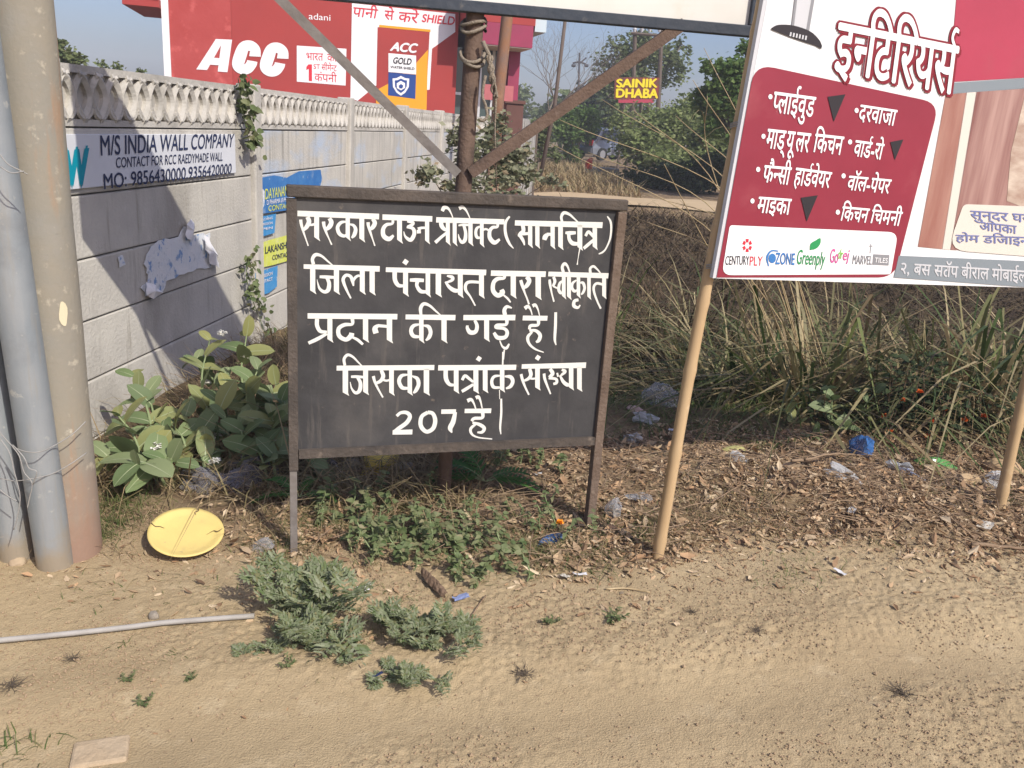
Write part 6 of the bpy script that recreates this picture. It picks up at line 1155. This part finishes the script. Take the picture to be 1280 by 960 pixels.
# poles
p0 = atY(688, 190, 26); lp = thing('leaning_pole', (p0.x, p0.y, 0), 'slim brown pole leaning slightly right against the sky', 'pole'); mb = MB(); t_ = atY(709, 5, 26); mb.tube([(p0.x - .3, p0.y, -.2), tuple(atY(693, 135, 26)), tuple(t_)], [.068, .06, .05], 10); mb.build('shaft', M['iron'], lp, smooth=True)
p0 = atY(722, 190, 46); up_ = thing('street_light_pole', (p0.x, p0.y, 0), 'distant thin pole carrying a cross bar with two lamps', 'street light'); mb = MB(); mb.tube([(p0.x, p0.y, -.2), tuple(atY(724.5, 66, 46))], [.08, .045], 8); mb.build('shaft', M['steelpole'], up_)
mb = MB(); mb.tube([atY(716, 79, 46), atY(724, 77, 46), atY(732, 80, 46)], .05, 6); mb.tube([atY(724, 80, 46), atY(733, 72, 46)], .04, 6); mb.build('cross_bar', M['steelpole'], up_)
for x in (717, 733):
    mb = MB(); c = atY(x, 82, 46); mb.box(c, (.11, 0, 0), (0, .1, 0), (0, 0, .07)); bevel(mb.build('lamp', M['steelpole'], up_), .04)
hp = thing('twin_power_pole', atY(808, 171, 41), 'pair of dark power poles joined by a cross bar above the yellow sign', 'power pole'); hp.location.z = 0
for x0, x1 in ((794, 790), (827, 822)):
    mb = MB(); b = atY(x1, 150, 41); mb.tube([(b.x, b.y, -.2), tuple(b), tuple(atY(x0, 38, 41))], [.12, .11, .09], 8); mb.build('pole', M['iron'], hp)
mb = MB(); mb.tube([atY(789, 41.5, 40.9), atY(831, 45, 40.9)], .07, 6); mb.build('cross_bar', M['iron'], hp)
for x in (793, 802, 812, 824):
    mb = MB(); c = atY(x, 40, 40.9); mb.tube([c, c + Vector((0, 0, .13)), c + Vector((0, 0, .22))], [.05, .09, .05], 8); mb.build('insulator', M['p_lgrey'], hp)
# SAINIK DHABA sign
DP = Plane(atY(797, 150, 39.5), 6); DP.dw = .002; dh = thing('dhaba_sign', DP.at(0, 0), 'dark sign board with bold yellow capitals standing in front of far trees', 'sign'); mb = MB()
quad_poly(mb, DP, [(768.5, 96.5), (824.5, 97), (823, 124), (768, 124)], -.02, 0, .05); mb.build('board', M['sig_red'], dh); mb = MB(); quad_poly(mb, DP, [(773, 124.5), (818, 124), (817, 128.5), (773, 128.5)], .0, 0, .06); mb.build('lower_strip', M['flex_bright'], dh)
mb = MB(); put_text(mb, glyphs('SAINIK', .05), DP, [(770.5, 99), (823, 98.5), (822, 109), (770, 109)], .0, 0, 0, .69); put_text(mb, glyphs('DHABA', .05), DP, [(770, 111), (823.5, 111), (822.5, 122.5), (769.5, 121.5)], .0, 0, 0, .69); mb.build('lettering', M['sig_yellow'], dh)
for x in (781, 812): mb = MB(); a_ = DP.px(x, 126); mb.tube([DP.at(a_[0], -.2, -.1), DP.at(a_[0], a_[1], -.1)], .06, 8); mb.build('post', M['iron'], dh)
# car, seen from behind on its right quarter
cb = atY(742, 199.5, 42); CZ = cb.z
car = thing('parked_car', (cb.x, cb.y, CZ), 'small silver-blue hatchback parked beyond the dry grass beside a round shrub', 'car')
prof = [(-1.75, .28), (-1.80, .55), (-1.74, .82), (-1.55, .92), (-1.10, 1.42), (-.4, 1.50), (.4, 1.44), (1.0, .98), (1.72, .82), (1.80, .5), (1.74, .26)]
ca = R(40); ce = Vector((math.cos(ca), math.sin(ca), 0)); cn = Vector((-ce.y, ce.x, 0)); co = Vector((cb.x, cb.y, CZ)) + ce * .9
def cpt(x, y, z): return co + ce * x + cn * y + Vector((0, 0, z))
mb = MB(); n = len(prof); V = []
for y, in_ in ((-.76, 0), (-.80, 1), (.80, 1), (.76, 0)):
    for x, z in prof: V.append(cpt(x * (.985 if not in_ else 1), y * (1 - .16 * max(0, z - .9) / .6), z * (1 if in_ else .995)))
F = [tuple(range(n)), tuple(range(4 * n - 1, 3 * n - 1, -1))]
for k in range(3):
    for i in range(n): F.append((k * n + i, k * n + (i + 1) % n, (k + 1) * n + (i + 1) % n, (k + 1) * n + i))
mb.add(V, F); o = mb.build('body', M['car_body'], car); bevel(o, .04, 2)
mb = MB(); mb.add([cpt(-1.52, -.62, .96), cpt(-1.52, .62, .96), cpt(-1.16, .56, 1.39), cpt(-1.16, -.56, 1.39)], [(0, 1, 2, 3)]); 
for v in range(4): mb.v[v] = tuple(Vector(mb.v[v]) - ce * .03 + Vector((0, 0, .02)))
mb.build('rear_window', M['car_glass'], car)
for sg in (-1, 1):
    mb = MB(); mb.add([cpt(-1.25, sg * .815, .95), cpt(.85, sg * .815, .95), cpt(.32, sg * .752, 1.38), cpt(-1.0, sg * .752, 1.38)], [(0, 1, 2, 3)]); mb.build('side_window', M['car_glass'], car)
    mb = MB(); mb.box(cpt(-1.77, sg * .64, .78), ce * .05, cn * .10, Vector((0, 0, .13))); bevel(mb.build('tail_lamp', M['lamp_red'], car), .02)
    for x in (-1.15, 1.15):
        c = cpt(x, sg * .74, .29); mb = MB(); mb.tube([c - cn * .1 * sg, c + cn * .09 * sg], .29, 20); o = mb.build('wheel', M['tyre'], car); mb = MB(); mb.tube([c + cn * .085 * sg, c + cn * .10 * sg], .18, 14); mb.build('rim', M['rim'], o)
mb = MB(); mb.box(cpt(-1.82, 0, .42), ce * .05, cn * .76, Vector((0, 0, .13))); bevel(mb.build('bumper', M['car_body'], car), .03)
mb = MB(); mb.box(cpt(-1.815, 0, .72), ce * .02, cn * .25, Vector((0, 0, .06))); mb.build('number_plate', M['acc_white'], car)
sc_ = atY(752, 211, 34); sl = thing('concrete_slab', (sc_.x, sc_.y, 0), 'low grey concrete slab in the dry grass in front of the car', 'slab'); mb = MB(); mb.box((sc_.x, sc_.y, sc_.z - .1), (.62, .1, 0), (-.05, .4, 0), (0, 0, .15)); bevel(mb.build('block', M['slab'], sl), .04)
b_ = atY(736, 206, 33.4); jc = thing('red_can', b_, 'small red plastic can beside the concrete slab near the car', 'can'); mb = MB(); mb.tube([b_ - Vector((0, 0, .15)), b_ + Vector((0, 0, .12)), b_ + Vector((0, 0, .18)), b_ + Vector((0, 0, .22))], [.14, .14, .07, .05], 10); mb.build('can_body', M['redplastic'], jc); mb = MB(); mb.tube([b_ + Vector((.1, 0, .1)), b_ + Vector((.12, 0, .24)), b_ + Vector((0, 0, .25))], .02, 5); mb.build('handle', M['redplastic'], jc)
# ---------------------------------------------------------------- trees and shrubs
def tree(name, base, blobs, nleaf, ls, m, label, cat, seed, trunk=.12, group=None, gap=.0, limbs=True, jag=1.0, trunk_m='trunk'):
    """blobs: (x, y, z, rx, ry, rz) clumps of the crown in world space; leaves gather in sub-clumps so that gaps stay open between them"""
    rnd = random.Random(seed); o = thing(name, base, label, cat, group); mt = MB(); ml = MB(); B = Vector(base)
    top = max(blobs, key=lambda b: b[2]); cc = Vector((sum(b[0] for b in blobs), sum(b[1] for b in blobs), sum(b[2] for b in blobs))) / len(blobs)
    fork = B + (cc - B) * .45
    if trunk: mt.tube([B - Vector((0, 0, .2)), B + (fork - B) * .5 + Vector((rnd.uniform(-.1, .1) * trunk * 4, 0, 0)), fork], [trunk, trunk * .8, trunk * .6], 9)
    vol = [b[3] * b[4] * b[5] for b in blobs]; tv = sum(vol)
    for b, v in zip(blobs, vol):
        c = Vector(b[:3])
        if trunk: mt.tube([fork, fork.lerp(c, .5) + rdir(rnd) * .1 * b[3], c], [trunk * .45, trunk * .3, trunk * .12], 6)
        nsub = max(5, int(34 * (v / tv) ** .8)); nl = int(nleaf * v / tv)
        subs = []
        for k in range(nsub):
            d = rdir(rnd, (-1, 1)).normalized() * rnd.random() ** .4; s = c + Vector((d.x * b[3], d.y * b[4], d.z * b[5])) ; subs.append((s, rnd.uniform(.22, .42)))
            if trunk and limbs: mt.tube([c, c.lerp(s, .6) + rdir(rnd) * .05 * b[3], s], [trunk * .12, trunk * .08, trunk * .03], 4, cap=False)
        for k in range(nl):
            s, sr = subs[rnd.randrange(nsub)]; g = rnd.gauss; q = s + Vector((g(0, 1) * b[3], g(0, 1) * b[4], g(0, 1) * b[5])) * sr * .62 * jag
            l = ls * rnd.uniform(.6, 1.3); d = rdir(rnd, (-.8, .5)).normalized(); u = rdir(rnd, (-.2, 1.2)); u = (u - d * u.dot(d)).normalized(); sd2 = d.cross(u) * l * .3
            ml.add([q, q + d * l * .5 + sd2 + u * l * .06, q + d * l, q + d * l * .5 - sd2 + u * l * .06], [(0, 1, 2, 3)])
    if trunk: mt.build('trunk', M[trunk_m], o, smooth=True)
    ml.build('crown', M[m], o); return o
def blob(px, Y, rx, rz, ry=None):
    p = atY(px[0], px[1], Y); s = Y / FOC * 1.02; return (p.x, p.y, p.z, rx * s, (ry or rx) * s * .9, rz * s)
def gbase(px, Y): p = atY(px, 190, Y); return (p.x, Y, hz(p.x, Y))
GT = 'trees along the far side of the field'
tree('leafy_tree', gbase(800, 48), [blob((800, 85), 48, 42, 34), blob((768, 95), 48, 22, 26), blob((835, 80), 48, 24, 30), blob((805, 62), 48, 24, 22), blob((760, 120), 47, 20, 24), blob((852, 55), 49, 12, 14)], 6500, .24, 'crown_mid', 'tall loose-crowned tree rising behind the yellow sign', 'tree', 1, .22, GT)
tree('round_shrub', gbase(724, 41), [blob((724, 155), 41, 20, 22), blob((710, 168), 41, 14, 18), blob((731, 158), 41, 12, 16), blob((712, 190), 41, 12, 14)], 6500, .17, 'crown_bright', 'round bright green shrub beside the car', 'shrub', 2, .10, GT)
tree('willowy_tree', gbase(830, 32), [blob((812, 172), 32, 38, 34), blob((850, 150), 33, 34, 30), blob((800, 190), 31, 22, 26), blob((880, 185), 31, 34, 34), blob((840, 205), 30, 40, 24), blob((905, 165), 31, 26, 34)], 15000, .17, 'crown_pale', 'wide pale green leafy tree over the shaded bank', 'tree', 3, .18, GT, jag=1.1)
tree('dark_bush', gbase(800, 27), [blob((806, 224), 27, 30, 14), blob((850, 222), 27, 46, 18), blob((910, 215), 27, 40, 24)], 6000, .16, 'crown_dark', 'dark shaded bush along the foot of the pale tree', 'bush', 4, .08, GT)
tree('leafy_tree', gbase(930, 24), [blob((912, 95), 24, 38, 30), blob((890, 120), 24, 26, 26), blob((940, 75), 24, 30, 26), blob((945, 130), 24, 40, 40), blob((905, 150), 24, 26, 30), blob((985, 90), 24, 40, 44), blob((890, 84), 24, 14, 12)], 13000, .16, 'crown_bright', 'green tree crown just left of the red banner', 'tree', 5, .16, GT)
tree('leafy_tree', gbase(60, 20), [blob((84, 62), 20, 20, 16), blob((60, 72), 20, 24, 22), blob((100, 76), 20, 10, 10), blob((30, 70), 20, 30, 30)], 3600, .13, 'crown_mid', 'tree crown showing over the wall beside the cement pole', 'tree', 6, .12, GT)
for x, y, s in ((127, 77, 6), (146, 79, 5), (176, 85, 4)): tree('wild_shrub', gbase(x, 19), [blob((x, y + 4), 19, s, s * 1.2), blob((x + 2, y + 12), 19, s * 1.2, s)], 160, .08, 'crown_mid', {127: 'leftmost of the three tiny shrub tips above the wall', 146: 'middle of the three tiny shrub tips above the wall', 176: 'rightmost of the three tiny shrub tips above the wall, near the red building'}[x], 'shrub', x, .03, 'shrub tips above the wall', limbs=False)
for px, Y, lab, sd_, s in ((745, 60, 'dark distant tree left of the yellow sign', 11, 1.0), (765, 66, 'olive distant tree whose top is cut by the slanting brace', 12, 1.15), (700, 75, 'small hazy tree at the foot of the leaning pole', 13, .8), (640, 85, 'far hazy tree behind the shop corner', 14, 1.0)):
    tree('distant_tree', gbase(px, Y), [blob((px, 140 - 14 * s), Y, 26 * s, 22 * s), blob((px - 18, 150), Y, 20 * s, 18 * s), blob((px + 18, 148), Y, 22 * s, 20 * s), blob((px, 168), Y, 30, 14)], 2600, .5, 'crown_dark' if sd_ == 11 else 'crown_mid', lab, 'tree', sd_, .2, GT)
for k in range(16):
    x = 12 + k * 5.5 + RN.uniform(-2, 2); Y = 60 + RN.uniform(-12, 25); h = RN.uniform(4, 8)
    tree('distant_tree', (x, Y, 0), [(x, Y, h * .7, h * .5, h * .4, h * .4), (x - h * .3, Y, h * .42, h * .4, h * .3, h * .34), (x + h * .35, Y, h * .45, h * .4, h * .3, h * .34)], 1300, .55, ['crown_mid', 'crown_dark', 'crown_pale'][k % 3], 'far tree hidden behind the banner', 'tree', 100 + k, .2, GT)
# bare tree
rnd = random.Random(17); bt = thing('bare_tree', gbase(679, 40), 'leafless grey tree with fine branches right of the shop canopy', 'tree'); mb = MB(); tw = MB()
def grow(p, d, L_, r, lv):
    q = p + d * L_; m_ = (p + q) / 2 + rdir(rnd) * L_ * .06; (mb if lv < 3 else tw).tube([p, m_, q], [r, r * .85, r * .68], 6 if lv < 2 else 4, cap=False)
    if lv > 6: return
    for k in range(3 if lv in (1, 2, 3) else 2):
        nd = (d + rdir(rnd, (-.3, .7)) * .62).normalized(); grow(q if k < 2 else m_, nd, L_ * rnd.uniform(.66, .88), r * .58, lv + 1)
b_ = Vector(gbase(679, 40)); grow(b_ - Vector((0, 0, .1)), Vector((.02, 0, 1)), 1.8, .085, 0); mb.build('trunk', M['trunk'], bt); tw.build('branches', mat('fine_grey_branch', (.21, .175, .15), .9), bt)  # branch colour made paler to suggest haze at that distance
tree('wild_shrub', gbase(672, 30), [blob((676, 165), 30, 14, 20), blob((668, 185), 30, 12, 16), blob((690, 190), 30, 12, 12)], 900, .18, 'crown_mid', 'thin shrub behind the corrugated fence under the bare tree', 'shrub', 23, .05, GT)
# grey-green shrub at the far stretch of the wall
tree('creeper_shrub', gbase(600, 9.0), [blob((612, 195), 9.0, 34, 34, 20), blob((570, 205), 8.8, 28, 28, 18), blob((645, 205), 9.2, 26, 26, 18), blob((540, 220), 8.5, 24, 22, 14), blob((580, 165), 9.3, 18, 30, 14), blob((625, 160), 9.4, 18, 20, 14), blob((600, 235), 8.6, 50, 18, 20), blob((585, 275), 8.5, 46, 30, 20), blob((640, 270), 8.9, 40, 28, 18), blob((545, 285), 8.3, 36, 26, 16), blob((600, 318), 8.4, 60, 22, 20)], 4200, .075, 'creeper', 'sprawling grey-green creeper shrub against the far part of the concrete wall', 'shrub', 24, .03, jag=1.15)
tree('creeper_shrub', gbase(632, 14), [blob((660, 215), 14, 20, 14), blob((630, 220), 14, 22, 16), blob((690, 225), 14, 18, 8)], 800, .09, 'creeper', 'low dusty shrub in the dry grass beyond the wall shrub', 'shrub', 25, .03)
# ---------------------------------------------------------------- haze over the far field
HAZE = 0.0018
hm = bpy.data.materials.new('haze_air'); hm.use_nodes = True; N = hm.node_tree.nodes
for n_ in list(N):
    if n_.type == 'BSDF_PRINCIPLED': N.remove(n_)
pv_ = N.new('ShaderNodeVolumePrincipled'); pv_.inputs['Color'].default_value = (.86, .90, .97, 1); pv_.inputs['Density'].default_value = HAZE; pv_.inputs['Anisotropy'].default_value = -.15
hm.node_tree.links.new(pv_.outputs[0], N['Material Output'].inputs['Volume'])
mb = MB(); mb.box((0, 120, 7), (300, 0, 0), (0, 200, 0), (0, 0, 9.5)); hzo = mb.build('haze', hm); hzo['kind'] = 'stuff'; hzo['label'] = 'pale dusty haze over the field'
